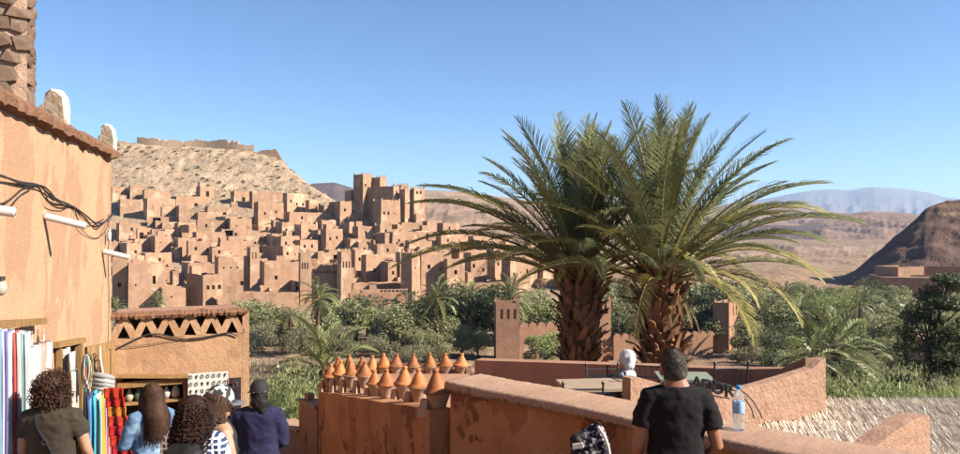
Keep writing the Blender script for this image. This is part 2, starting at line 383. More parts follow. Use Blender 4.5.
def mud_block(parent, w, d, h, base, fronts=(), sides=(), wall=None, roof=None, jit=0.08, par=0.5, th=0.35, name='wall', off=(0, 0), z_off=0.0, seed=0, taper=0.0):
    """a flat roofed mud block standing on z=0 (its walls run on down to -base) with parapet and openings; front faces -y"""
    wall = wall or M_MUD; roof = roof or M_ROOF
    mb = MB(); T = Matrix.Translation((off[0], off[1], 0))
    hh = h
    def clean(lst, ww):
        out = []
        for x, z, k in lst:
            a, b, c = WIN_KIND[k]
            if x-a/2 < 0.2 or x+a/2 > ww-0.2 or z+b > h-0.3 or any(abs(x-q[0]) < (a+WIN_KIND[q[2]][0])/2+0.15 for q in out): continue
            out.append((x, z, k))
        return out
    fronts = clean(fronts, w); sides = clean(sides, d)
    Mf = T @ Matrix.Translation((-w/2, -d/2, 0))
    Mr = T @ Matrix.Translation((w/2, -d/2, 0)) @ Matrix.Rotation(R(90), 4, 'Z')
    Mb = T @ Matrix.Translation((w/2, d/2, 0)) @ Matrix.Rotation(R(180), 4, 'Z')
    Ml = T @ Matrix.Translation((-w/2, d/2, 0)) @ Matrix.Rotation(R(-90), 4, 'Z')
    rr = random.Random(seed)
    for q, (MM, ww, hs) in enumerate(((Mf, w, fronts), (Mr, d, ()), (Mb, w, ()), (Ml, d, sides))):
        rec = [(x, z, *WIN_KIND[k][:2]) for x, z, k in hs]
        xs, tops = holed(mb, MM, ww, hh, rec, jit, z0=-base, seed=seed*7+q)
        # parapet top and inner face
        n = len(xs); vs = []
        for x, t in zip(xs, tops):
            xi = min(max(x, th), ww-th)
            vs += [MM @ Vector((x, 0, t)), MM @ Vector((xi, th, t-0.02)), MM @ Vector((xi, th, hh-par))]
        fs = []
        for i in range(n-1):
            fs += [(3*i, 3*i+3, 3*i+4, 3*i+1), (3*i+1, 3*i+4, 3*i+5, 3*i+2)]
        mb.add(vs, fs)
    tf = lambda z: 1-taper*min(max(z/h, -.3), 1.1)
    mb.v = [(v[0]*tf(v[2]), v[1]*tf(v[2]), v[2]) for v in mb.v]
    o = mb.build(name, wall, parent, (0, 0, z_off))
    rb = MB(); rb.quad(*[T @ Vector(p) for p in ((-w/2+th-.02, -d/2+th-.02, hh-par), (w/2-th+.02, -d/2+th-.02, hh-par), (w/2-th+.02, d/2-th+.02, hh-par), (-w/2+th-.02, d/2-th+.02, hh-par))])
    rb.build('roof', roof, parent, (0, 0, z_off))
    for MM, hs, rz in ((Mf, fronts, 0), (Ml, sides, R(-90))):
        for x, z, k in hs:
            p = MM @ Vector((x, 0, z))
            link_mesh('niche' if k == 'niche' else ('doorway' if k == 'door' else 'window'), win_mesh(k, wall), parent, (p.x*tf(p.z), p.y*tf(p.z+.5)+(.012 if rz == 0 else 0), p.z+z_off), (0, 0, rz))
    return o

MERLON = None
def merlons(parent, w, d, h, wall, corner_only=True, s=1.0):
    global MERLON
    key = wall.name
    if MERLON is None: MERLON = {}
    if key not in MERLON:
        b = MB(); b.prism([(-.45,0),(.45,0),(.42,.45),(.25,.5),(.22,.85),(.1,.9),(.08,1.15),(-.08,1.15),(-.1,.9),(-.22,.85),(-.25,.5),(-.42,.45)], -.2, .2)
        MERLON[key] = b.mesh('merlon', wall)
    for sx in (-1, 1):
        for sy in (-1, 1):
            link_mesh('merlon', MERLON[key], parent, (sx*(w/2-.45*s), sy*(d/2-.22*s), h-.03), scale=(s, s, s))
    if not corner_only:
        n = int(w/1.3)
        for i in range(1, n):
            x = -w/2+.45+(w-.9)*i/n
            link_mesh('merlon', MERLON[key], parent, (x, -d/2+.22, h-.03), scale=(.6*s, 1, .6*s))

HOUSES = []
def house(x0, xm, x1, yt, yb, wins=(), kind='house', D=None, mer=0, yawd=None, depth=None, wall=None, extra=None, side=()):
    """x0..xm shaded side wall, xm..x1 lit front, columns of the photograph; yt, yb top and foot rows"""
    D = D or (475.0-yb)
    u = ((xm-480)/F); th = math.degrees(math.atan(-u))
    phi = yawd if yawd is not None else random.choice((30, 36, 40, 44, 48))
    if xm-x0 > (x1-xm): phi = max(phi, 44)
    r = R(phi)
    # right end on the front line: corner + w*(cos r, sin r) projects to x1
    cx, cy = u*D, D; k = (x1-480)/F
    w = (k*cy-cx)/max(0.05, math.cos(r)-k*math.sin(r))
    w = max(1.5, w)
    kl = (x0-480)/F
    dd = (kl*cy-cx)/(-math.sin(r)-kl*math.cos(r)) if x0 < xm else 0
    if depth: dd = depth
    elif x0 >= xm: dd = random.uniform(5, 9)
    dd = min(max(dd, 3.0), 13.0)
    h = (yb-yt)/F*D; zb = (HY-yb)/F*D
    c = Vector((cx+math.cos(r)*w/2-math.sin(r)*dd/2, cy+math.sin(r)*w/2+math.cos(r)*dd/2, zb))
    HOUSES.append(dict(c=c, r=r, w=w, d=dd, h=h, wins=list(wins), kind=kind, mer=mer, wall=wall or M_MUD, extra=extra, side=list(side), px=(x0+x1)/2, py=yb, yt=yt))

# hand placed houses: the upper slope
for a in [
 (111,112,128,187,199,'ee'),(128,130,143,185,198,'e'),(143,144,170,190,200,''),(111,120,143,199,214,''),(143,144,176,198,218,'nnn'),(170,176,212,196,209,'d'),
 (196,200,214,186,197,'d'),(117,119,141,223,240,'w'),(176,178,197,223,234,'w'),(196,197,226,220,236,'we'),
 (170,178,196,238,254,'w'),(195,196,226,232,250,'ww'),(225,226,252,218,235,'ee'),(226,228,258,236,252,'www'),(231,234,253,191,203,'d'),(257,258,284,202,224,'ww'),
 (249,252,284,191,206,''),(283,284,308,193,214,'www'),(283,284,332,212,226,'we'),(307,309,321,200,214,'e'),(318,320,344,205,220,'d'),
 (275,282,303,222,236,'e'),(294,301,318,224,240,'w'),(310,318,337,230,248,'wd'),(322,326,343,229,252,'ww'),(342,343,374,239,252,'ww'),(270,281,300,236,254,'ww'),
 (328,340,372,201,224,'wwee'),(340,342,392,222,234,'w'),(388,389,412,215,227,'ee'),(352,358,374,226,240,'w'),(374,380,392,225,240,'w'),(386,388,446,232,250,'weew'),
 (424,427,442,221,229,''),(440,443,460,223,236,'w'),(437,441,470,234,248,'we'),(470,473,494,236,250,'w'),(410,412,426,214,228,'e'),
 (463,464,487,253,286,'wew'),(487,488,512,254,278,'ww'),(486,494,513,243,256,'w'),(505,507,541,256,292,'wew'),(520,523,551,246,262,'ww'),(540,543,572,262,284,'we'),
 (142,145,172,253,268,'w'),(112,127,142,243,262,'w'),(148,150,172,236,252,'ee'),(186,188,212,241,262,'ww'),(210,212,236,247,262,'we'),(218,220,252,241,260,'we'),
 (262,283,300,246,262,'we'),(297,300,326,240,256,'wwe'),(350,352,372,250,272,'we'),(362,366,384,255,285,'w'),(384,388,400,262,288,'w'),(396,400,416,252,286,'we'),(374,377,398,244,262,'w'),
 (172,188,204,263,285,''),(430,438,456,250,262,'we'),(452,456,476,246,260,'e')]:
    x0, xm, x1, yt, yb, code = a
    if xm-x0 <= 2 and x1-xm > 13 and x1 > 150 and random.random() < .6: xm += random.choice((3, 4, 5, 7))
    n = len(code); H = (yb-yt)/F*(475-yb); W = (x1-xm)/F*(475-yb)*1.1
    wins = []
    for i, ch in enumerate(code):
        k = {'w': 'win', 'e': 'eye', 'n': 'niche', 'd': 'door', 't': 'tall'}[ch]
        wins.append((W*(i+0.6)/(n+0.2), 0.0 if ch == 'd' else H*random.choice((0.42, 0.5, 0.55)), k))
    house(x0, xm, x1, yt, yb, wins, mer=random.random() < 0.12)
# the front rank at the river
def frieze(W, H, n, z, k='niche'): return [(W*(i+0.7)/(n+0.4), z, k) for i in range(n)]
house(127,128,165,264,306,[(9*.62,5.0,'tall'),(9*1.05,5.0,'tall'),(1.6,4.6,'eye'),(7.5,1.6,'win')],D=168,yawd=22,mer=1,depth=8)
house(110,112,127,257,306,[(1.6,4.5,'win'),(2.2,1.5,'win')],D=172,yawd=20,depth=6,side=[(3,4,'win')])
house(160,162,186,288,306,[(2,1.8,'eye')],D=167,yawd=30)
house(186,203,223,275,301,[(1.2,2.6,'win'),(2.6,2.6,'win'),(4.1,2.6,'win')],D=170,yawd=46,side=[(2,2,'win'),(4.3,2,'win')])
house(214,218,249,257,293,[(1.3,5.9,'eye'),(3,5.9,'eye'),(4.6,5.9,'eye'),(6.4,5.6,'eye'),(5.6,1.7,'win')],D=176,yawd=26,depth=9)
house(246,250,260,247,287,frieze(2.9,9,3,7.0)+[(1.4,3.6,'eye')],kind='tower',D=178,mer=1,yawd=30)
house(222,224,300,294,308,[],D=166,yawd=17,depth=5)
house(262,264,300,262,303,[(3,6,'win'),(6,3,'eye')],D=186,yawd=24,depth=10)
house(298,300,312,253,304,frieze(3.0,11,4,8.3)+[(1.5,5,'eye')],kind='tower',D=172,mer=1,yawd=20,depth=4.5)
house(310,311,341,265,304,[(1.0+i*0.75,7.4,'eye') for i in range(9)]+[(2.2,5.2,'win'),(4.6,5.2,'win'),(6.4,2.4,'win')],D=173.5,yawd=20,depth=9)
house(337,341,352,252,305,frieze(2.7,11,3,8.8)+[(1.3,5,'eye'),(1.2,2.2,'eye')],kind='tower',D=171,mer=1,yawd=26,depth=4.5)
house(350,352,412,284,304,[(4,2,'eye')],D=178,yawd=18,depth=6)
house(400,412,421,253,306,[(1.1,8.6,'eye'),(1.2,5,'eye')],kind='tower',D=169,mer=1,yawd=46,side=[(1.4,9,'eye'),(1.6,6.6,'eye'),(1.5,4,'eye'),(1.4,1.8,'eye')])
house(420,421,452,252,305,[(2,8.6,'win'),(5,8.2,'eye'),(3.4,4,'win'),(6,3.5,'win')],D=172,yawd=24,depth=8)
house(446,447,465,259,304,[(2.2,7,'win'),(1.2,3,'win')],D=171,yawd=20)
house(458,462,520,284,306,[(3,2,'win'),(8,2.4,'eye')],D=174,yawd=18)
house(360,362,380,290,304,[(1.2,1.3,'eye')],D=167,yawd=20,depth=4)
# the kasbah on the crest
K = dict(kind='kasbah')
house(353,363,372,174,212,[(1.2,9,'win')],D=252,yawd=52,mer=2,**K)
house(370,380,387,177,210,[(0.9,7,'eye')],D=254,yawd=54,mer=2,**K)
house(348,394,400,186,214,[(0.9,4,'win')],D=248,yawd=60,depth=13,mer=2,**K)
house(372,390,396,194,214,[],D=251,yawd=64,depth=9,**K)
house(372,381,401,200,224,[(1.2,3.2,'win'),(2.9,3.2,'win'),(5,3.4,'eye')],D=243,yawd=36,mer=2,**K)
house(399,401,409,185,214,[(.9,6,'win')],D=252,yawd=30,mer=1,**K)
house(400,405,413,189,216,[(.8,5,'eye')],D=247,yawd=46,mer=1,**K)
house(411,414,425,188,216,[(1.2,7.6,'win'),(2.6,7.6,'win'),(1.2,4.4,'win'),(2.6,4.4,'win'),(1.9,1.4,'eye')],D=248,yawd=30,mer=2,**K)
house(345,350,358,190,206,[],D=255,yawd=50,**K)
NH = len(HOUSES)
# smaller houses filling the lanes between
occupied = [(h['px'], h['py']) for h in HOUSES]
def lab_crest(px): return np.interp(px, [110, 300, 340, 430, 520, 600], [212, 222, 224, 232, 250, 285])
for _ in range(4000):
    if len(HOUSES)-NH >= 140: break
    px = random.uniform(112, 560); lo = lab_crest(px)
    yb = random.uniform(lo, 300)
    if px > 480 and yb > 292: continue
    if yb > 262 and random.random() < .55: continue
    if any(abs(px-a) < 9 and abs(yb-b) < 4.5 for a, b in occupied): continue
    occupied.append((px, yb)); D = 475-yb
    w = random.choice((random.uniform(11, 22), random.uniform(20, 40))); hpx = random.uniform(8, 16)*195/D; sd = random.choice((3, 5, 7, 10))
    if random.random() < 0.13: w = random.uniform(6, 9); hpx *= 1.6
    n = random.randint(0, 3); W = w/F*D; H = hpx/F*D
    wins = [(W*(i+.6)/(n+.2), H*random.choice((.4, .5)), random.choice(('win', 'win', 'eye'))) for i in range(n)]
    if n and W > 4 and random.random() < 0.35: wins = [(W*random.uniform(.35, .65), H*random.choice((.1, .35)), 'bay')]
    elif n and random.random() < 0.3: wins[0] = (wins[0][0], 0.0, 'door')
    house(px-w/2-sd, px-w/2, px+w/2, yb-hpx, yb, wins, D=D+3, yawd=random.choice((24, 28, 32, 36)))

ORD = ['first','second','third','fourth','fifth','sixth','seventh','eighth','ninth','tenth','eleventh','twelfth','thirteenth','fourteenth','fifteenth','sixteenth','seventeenth','eighteenth','nineteenth','twentieth']
def ordn(i):
    if i < 20: return ORD[i]
    t = i+1; tens = {2: 'twenty', 3: 'thirty', 4: 'forty', 5: 'fifty', 6: 'sixty', 7: 'seventy', 8: 'eighty', 9: 'ninety'}[t//10]
    return tens+('-'+ORD[t % 10-1] if t % 10 else 'th') if t % 10 else tens[:-1]+'ieth'
NUMW = ['no', 'one', 'two', 'three', 'four', 'five', 'six', 'seven', 'eight', 'nine', 'ten', 'eleven', 'twelve']
rows = {}
for h in HOUSES: rows.setdefault(0 if h['kind'] == 'kasbah' else 1+int((308-h['py'])//12), []).append(h)
for rk, lst in rows.items():
    lst.sort(key=lambda h: h['px'])
    for i, h in enumerate(lst):
        nw = len([w for w in h['wins']])
        size = 'slender' if h['h'] > 1.8*h['w'] else ('tall' if h['h'] > 8 else ('long' if h['w'] > 2.2*h['h'] else 'small'))
        what = {'house': 'mud house', 'tower': 'mud watchtower', 'kasbah': 'crenellated kasbah block'}[h['kind']]
        holes = 'without windows' if nw == 0 else ('with '+NUMW[min(nw, 12)]+(' opening' if nw == 1 else ' openings'))
        if rk == 0: h['label'] = f"{size} {what} on the village crest {holes}, {ordn(i)} from the rocky hilltop"
        else: h['label'] = f"{size} {what} {holes}, {ordn(rk-1)} tier above the river, {ordn(i)} from shop wall"
for q, h in enumerate(HOUSES):
    e = empty({'house': 'mud_house', 'tower': 'mud_tower', 'kasbah': 'kasbah_block'}[h['kind']], h['c'], h['r'], h['label'], {'house': 'house', 'tower': 'tower', 'kasbah': 'kasbah'}[h['kind']],
              {'house': 'mud houses of the old village', 'tower': 'watchtowers of the old village', 'kasbah': 'kasbah on the village crest'}[h['kind']])
    mud_block(e, h['w'], h['d'], h['h'], 7.0, h['wins'], h['side'], wall=h['wall'], seed=q, jit=0.1 if h['kind'] != 'house' else 0.18, taper=.13 if h['kind'] == 'tower' else (.05 if h['kind'] == 'kasbah' else .03))
    if h['kind'] == 'house' and h['w'] > 3.6 and h['d'] > 3.2 and (q*7) % 10 < 4:
        sx, sy, sh = 1.6+.25*(q % 4), 1.7+.2*(q % 3), 1.5+.3*(q % 4)
        mud_block(e, sx, sy, sh, .3, [(sx/2, .1, 'eye')] if q % 2 else [], [], wall=h['wall'], seed=q+900, jit=.1, par=.25, th=.2, name='roof_room', off=((h['w']/2-sx/2-.5)*(1 if q % 3 else -1), h['d']/2-sy/2-.5), z_off=h['h']-.55)
    tq = {'tower': .87, 'kasbah': .95}.get(h['kind'], .97)
    if h['mer']: merlons(e, h['w']*tq, h['d']*tq, h['h'], h['wall'], corner_only=h['mer'] < 2, s=0.8 if h['mer'] < 2 else 0.75)

# ruined rampart along the hilltop
def rampart():
    pts = [(140,330),(165,330),(190,331),(215,331),(240,330),(252,326)]
    xs = np.linspace(138, 254, 60); V = []; Q = []
    X = (xs-480)/F*329; Yy = np.full_like(X, 329)+np.sin(xs/14)*1.2; Z = terrain(X, Yy)[0]
    e = MB(); rr = random.Random(4)
    for i in range(len(xs)):
        t = Z[i]+rr.uniform(2.6, 3.1)+(1.2 if 195 < xs[i] < 242 else 0)+(-1.3 if rr.random() < .1 else 0)
        e.v += [(X[i], Yy[i]-.8, Z[i]-3), (X[i], Yy[i]-.6, t), (X[i], Yy[i]+.6, t), (X[i], Yy[i]+.8, Z[i]-3)]
    for i in range(len(xs)-1):
        for a in range(3): e.f.append((4*i+a, 4*i+4+a, 4*i+5+a, 4*i+1+a)); e.m.append(0); e.s.append(False)
    o = e.build('ruined_rampart', mat('rampart_earth', (0.62,0.45,0.31), (0.50,0.35,0.23), scale=0.5, bump=0.6, dist=0.2))
    tag(o, 'low ruined earth rampart running along the bare hilltop', 'wall')
rampart()
# ruined fort  on the hilltop
fp = P(266, 160, 324); fp.z = gz(fp.x, fp.y)-1.2
fe = empty('ruined_fort', fp, R(8), 'broken stone fort with jagged walls on the hilltop end', 'fort'); fe.scale = (1, 1, .8)
b = MB()
rr = random.Random(12)
out = [(-7,-4),(-6.6,1.5),(-5.2,3.4),(-3.6,2.7),(-2.3,3.9),(0.5,4.6),(2.5,4.4),(4.3,5.2),(5.2,3.6),(6.3,1.2),(7.4,-1.5),(8.2,-5)]
b.prism(out, -2.5, 2.5); b.build('wall', mat('fort_stone', (0.42,0.30,0.20), (0.26,0.17,0.12), scale=0.6, bump=0.9, bscale=1.2, dist=0.6), fe)
b = MB(); b.prism([(-4.5,-3),(-4,0.6),(-2.6,1.8),(-1.2,1.2),(0.3,2.9),(1.2,2.1),(2,-3)], -3.6, -2.6); b.build('broken_wall', MATS['fort_stone'], fe)
# ------------------------------------------------------------------ buildings and walls in the valley
def poly_wall(name, pts, tops, th, base, mats, parent=None, cap=None, jit=0.0, sub=1, close=False):
    """a wall following plan points; pts: (x,y) of its visible foot line, th: thickness to the far side"""
    mb = MB(); n = len(pts); P2 = [Vector(p) for p in pts]
    nor = []
    for i in range(n):
        a = P2[max(i-1, 0)]; b = P2[min(i+1, n-1)]; t = (b-a).normalized(); nor.append(Vector((-t.y, t.x)))
    vs = []
    for i in range(n):
        q = P2[i]+nor[i]*th; j = random.uniform(-jit, jit)
        vs += [(P2[i].x, P2[i].y, base[i]), (P2[i].x, P2[i].y, tops[i]+j), (q.x, q.y, tops[i]+j), (q.x, q.y, base[i])]
    fs = []
    for i in range(n-1):
        fs += [(4*i, 4*i+4, 4*i+5, 4*i+1), (4*i+1, 4*i+5, 4*i+6, 4*i+2), (4*i+2, 4*i+6, 4*i+7, 4*i+3)]
    fs += [(0, 1, 2, 3), (4*n-1, 4*n-2, 4*n-3, 4*n-4)]
    mb.add(vs, fs); return mb.build(name, mats, parent)

# gate towers and crenellated wall in the gardens
def tower(px0, xm, px1, yt, yb, D, label, yawd, mer, wins):
    u = (xm-480)/F; r = R(yawd); k = (px1-480)/F; kl = (px0-480)/F
    w = (k*D-u*D)/(math.cos(r)-k*math.sin(r)); d = (kl*D-u*D)/(-math.sin(r)-kl*math.cos(r)) if px0 < xm else w
    h = (yb-yt)/F*D; zb = (HY-yb)/F*D
    c = (u*D+math.cos(r)*w/2-math.sin(r)*d/2, D+math.sin(r)*w/2+math.cos(r)*d/2, zb)
    e = empty('gate_tower', c, r, label, 'tower', 'towers of the garden wall')
    mud_block(e, w, d, h, 4, [(w*a, h*b, kk) for a, b, kk in wins], [], wall=M_MUD2, jit=0.02, par=0.8, seed=91)
    merlons(e, w, d, h, M_MUD2, corner_only=False, s=0.62)
    return e
tower(494,496,519.5,303,357,108,'square mud tower with five slots at the near end of the garden wall',3,1,[(.24,.70,'niche'),(.38,.70,'niche'),(.52,.70,'niche'),(.66,.70,'niche'),(.8,.70,'niche'),(.52,.4,'eye'),(.25,.5,'eye'),(.8,.5,'eye')])
tower(713,729,743,303,352,116,'square mud tower at the palm grove end of the garden wall',52,1,[(.3,.72,'niche'),(.5,.72,'niche'),(.7,.72,'niche'),(.5,.5,'eye')])
tower(596,597,611,300,345,112,'mud tower half hidden behind the shaggy palm trunk',10,1,[(.3,.72,'niche'),(.6,.72,'niche')])
def garden_wall():
    e = empty('garden_wall', P(620, 356, 112), 0, 'red mud garden wall with curved merlons between the square towers', 'wall')
    e.location = (0, 0, 0)
    mb = MB()
    a = P(520, 356, 108.6); b = P(713, 358, 115); n = 110
    # gateway stretch beside the first tower, opening at columns 524..532 and 537..552
    def seg(p0, p1, zt, zb):
        A = a.lerp(b, p0); B_ = a.lerp(b, p1); t = (B_-A).normalized(); nn = Vector((-t.y, t.x, 0))*0.7
        vs = []
        for q in (A, B_):
            vs += [Vector((q.x, q.y, zb)), Vector((q.x, q.y, zt)), Vector((q.x, q.y, zt))+nn, Vector((q.x, q.y, zb))+nn]
        mb.add(vs, ((0,4,5,1),(1,5,6,2),(2,6,7,3),(0,1,2,3),(7,6,5,4),(0,3,7,4)))
    def at(px): return (px-520)/193.0
    zt = (HY-327)/F*109; zb = -21.0; zl = (HY-336)/F*109
    seg(at(519.6), at(524), zt, zb); seg(at(532), at(538), zt, zb); seg(at(524), at(532), zt, (HY-341)/F*109); seg(at(538), at(556), zt, zl); seg(at(556), at(600), zt, zb)
    zt2 = (HY-338)/F*112
    seg(at(611), at(713), zt2, zb)
    mb.build('wall', M_MUD2, e)
    mm = MB(); mm.prism([(-.62,0),(.62,0),(.60,.28),(.45,.52),(.22,.66),(0,.74),(-.22,.66),(-.45,.52),(-.60,.28)], -.3, .3); me = mm.mesh('merlon', M_MUD2)
    t = (b-a).normalized(); rz = math.atan2(t.y, t.x)
    for px in list(np.arange(524, 598, 8.4))+list(np.arange(615, 712, 8.0)):
        q = a.lerp(b, at(px)); z = zt if px < 600 else zt2
        link_mesh('merlon', me, e, (q.x-t.y*.35, q.y+t.x*.35, z-.02), (0, 0, rz), (1, 1, 1.0))
    # low broken end wall past the second tower
garden_wall()
# low ochre wall under the village front and small pavilion
e = empty('terrace_pavilion', P(378, 304, 158), R(14), 'small ochre pavilion with a balustrade under the village walls', 'pavilion')
mud_block(e, 12.5, 5, 2.4, 3, [(2,0.2,'door'),(6,.2,'door'),(9.8,.6,'win')], [], wall=M_MUD2, seed=5)
b = MB()
for i in range(15): b.box((-6+i*.85, -2.45, 2.4), (-5.75+i*.85, -2.25, 3.2))
b.box((-6.1, -2.5, 3.2), (6.2, -2.2, 3.4)); b.build('balustrade', M_MUD, e)
# buildings in front of the dark hill
def rbuild(px0, px1, yt, yb, D, yawd, depth, label, wins, wall=M_MUD2, base=5):
    r = R(yawd); k0 = (px0-480)/F; k1 = (px1-480)/F; w = (k1*D-k0*D)/(math.cos(r)-k1*math.sin(r)); h = (yb-yt)/F*D
    c = (k0*D+math.cos(r)*w/2-math.sin(r)*depth/2, D+math.sin(r)*w/2+math.cos(r)*depth/2, (HY-yb)/F*D)
    e = empty('mud_lodge', c, r, label, 'house', 'red mud lodges below the dark hill')
    mud_block(e, w, depth, h, base, [(w*a, h*b_, kk) for a, b_, kk in wins], [], wall=wall, jit=.04, seed=int(px0))
    return e
rbuild(881,958,277,302,205,-16,14,'long red mud lodge with a row of dark windows below the dark hill',[(.29,.30,'tall'),(.39,.30,'tall'),(.51,.32,'tall'),(.67,.3,'tall'),(.85,.3,'tall')])
rbuild(898,924,267,280,214,14,9,'upper ochre room on the lodge roof below the dark hill',[],wall=M_MUD)
rbuild(926,985,267,280,218,-20,9,'shaded upper wing of the lodge behind the ochre roof room',[(.4,.3,'win'),(.7,.3,'win')])
rbuild(848,868,287,302,200,-30,6,'low flat outbuilding with shaded front beside the lodge',[])
rbuild(868,881,288,302,199,22,6,'small sunlit outbuilding adjoining the lodge',[(.5,.5,'eye')],wall=M_MUD)
rbuild(700,760,288,300,240,-14,6,'long low mud wall house at the far edge of the palm grove',[(.2,.3,'win'),(.5,.3,'win')])
rbuild(742,760,283,295,236,18,6,'small mud shed above the palm grove',[(.5,.3,'eye')])
rbuild(928,945,340,366,60,-12,4,'small ruined clay hut among the bushes near the dark tree',[],base=3)

# ------------------------------------------------------------------ trees and palms
def leaf_mat(name, c1, c2, sub=0.36, rough=0.55, var=0.16):
    c1 = tuple(x*1.6 for x in c1); c2 = tuple(x*1.6 for x in c2)
    return mat(name, c1, c2, scale=1.3, bump=0, rough=rough, var=var, spec=0.35, sub=sub)
M_OLIVE = leaf_mat('olive_leaves', (0.33,0.325,0.16), (0.21,0.215,0.10))
M_GREEN = leaf_mat('bright_leaves', (0.29,0.32,0.12), (0.18,0.21,0.07))
M_DKGR = leaf_mat('dark_leaves', (0.11,0.125,0.055), (0.06,0.072,0.03), var=.08)
M_GREY = leaf_mat('tamarisk_leaves', (0.27,0.255,0.15), (0.18,0.165,0.09))
M_PALM = leaf_mat('palm_leaflets', (0.215,0.23,0.09), (0.125,0.14,0.055), sub=.25, rough=.42)
M_PALMY = leaf_mat('palm_leaflets_yellow', (0.40,0.33,0.105), (0.23,0.215,0.075), sub=.25, rough=.5)
M_PALMD = leaf_mat('palm_leaflets_dry', (0.36,0.23,0.11), (0.22,0.13,0.06), sub=.15, rough=.7)
M_RACH = mat('palm_midrib', (0.36,0.31,0.12), (0.27,0.21,0.09), scale=4, bump=.2, rough=.5)
M_BARK = mat('bark', (0.20,0.14,0.095), (0.12,0.08,0.055), scale=5, bump=.7, rough=.95)
M_BOOT = mat('palm_leaf_base', (0.40,0.21,0.105), (0.19,0.09,0.05), scale=5, bump=.8, bscale=22, rough=.8, var=.28, dist=.02, stretch=(1,1,.25))

def crown_mesh(name, r, h, n, leaf, mt, seed, lobes=9, blade=0.45, up=0.0, hollow=0.55):
    g = np.random.default_rng(seed)
    C = np.stack([g.normal(0, .42, lobes)*r, g.normal(0, .42, lobes)*r, h*(0.30+0.55*g.random(lobes))], -1)
    S = (0.30+0.30*g.random(lobes))*r
    C[0] = (0, 0, h*.5); S[0] = .62*r
    k = g.integers(0, lobes, n); d = g.normal(size=(n, 3)); d /= np.linalg.norm(d, axis=1)[:, None]
    rad = S[k]*(hollow+(1-hollow)*g.random(n)**.5)*(1+.22*g.normal(size=n)*(g.random(n) < .25))
    p = C[k]+d*rad[:, None]*np.array([1, 1, .85])
    p = p[p[:, 2] > h*.04]; d = d[:len(p)]; n = len(p)
    a = g.normal(size=(n, 3)); a[:, 2] += up*2; a /= np.linalg.norm(a, axis=1)[:, None]
    b = np.cross(a, g.normal(size=(n, 3))); b /= np.linalg.norm(b, axis=1)[:, None]
    s = leaf*(.6+.8*g.random(n))[:, None]; w = s*blade
    V = np.stack([p-a*s-b*w*.3, p-b*w, p+a*s, p+b*w], 1)  # pointed leaf clump, four corners
    V[:, 0] = p-a*s*.9; V[:, 1] = p-b*w; V[:, 2] = p+a*s; V[:, 3] = p+b*w
    return fast_mesh(name, V.reshape(-1, 3), np.arange(n*4).reshape(n, 4), mt)

def limb_mesh(name, h, r, seed, limbs=4, mt=None):
    g = random.Random(seed); b = MB(); b.sm = True
    b.tube([(0,0,-.6),(g.uniform(-.1,.1),g.uniform(-.1,.1),h*.35),(g.uniform(-.2,.2)*r,g.uniform(-.2,.2)*r,h*.72)], [h*.05,h*.038,h*.014], 7)
    for i in range(limbs):
        a = 6.28*i/limbs+g.uniform(-.4,.4); z = h*g.uniform(.14,.34)
        b.tube([(0,0,z),(math.cos(a)*r*.3,math.sin(a)*r*.3,z+h*.18),(math.cos(a)*r*.62,math.sin(a)*r*.62,z+h*.36)], [h*.026,h*.017,h*.006], 5)
    return b.mesh(name, mt or M_BARK)

TREE = {}
def tree_kind(key, r, h, n, leaf, mt, seeds, **kw):
    TREE[key] = [(crown_mesh('crown', r, h, n, leaf, mt, s, **kw), limb_mesh('trunk', h, r, s)) for s in seeds]
tree_kind('olive', 3.0, 5.2, 4300, .165, M_OLIVE, (1,2,3,4))
tree_kind('green', 3.1, 5.4, 4300, .16, M_GREEN, (11,12,13))
tree_kind('dark', 3.2, 6.2, 4000, .18, M_DKGR, (21,22))
tree_kind('grey', 2.2, 2.8, 2200, .15, M_GREY, (31,32), up=.6, blade=.3)
PLANTS = []
KN = {'olive': ('olive_tree', 'grey-green olive tree', 'olive tree'), 'green': ('leafy_tree', 'bright green leafy tree', 'tree'), 'dark': ('dark_tree', 'dark dense tree', 'tree'), 'grey': ('tamarisk_bush', 'pale dry tamarisk bush', 'bush')}
def tree(key, x, y, s=1.0, z=None, var=None):
    m = TREE[key]; c, t = m[(len(PLANTS) if var is None else var) % len(m)]
    z = gz(x, y) if z is None else z
    e = empty(KN[key][0], (x, y, z-.15), random.uniform(0, 6.28)); e.scale = (s*random.uniform(.9, 1.12), s*random.uniform(.9, 1.12), s*random.uniform(.85, 1.12))
    link_mesh('crown', c, e); link_mesh('trunk', t, e)
    PLANTS.append((key, e, 480+F*x/y, y)); return e

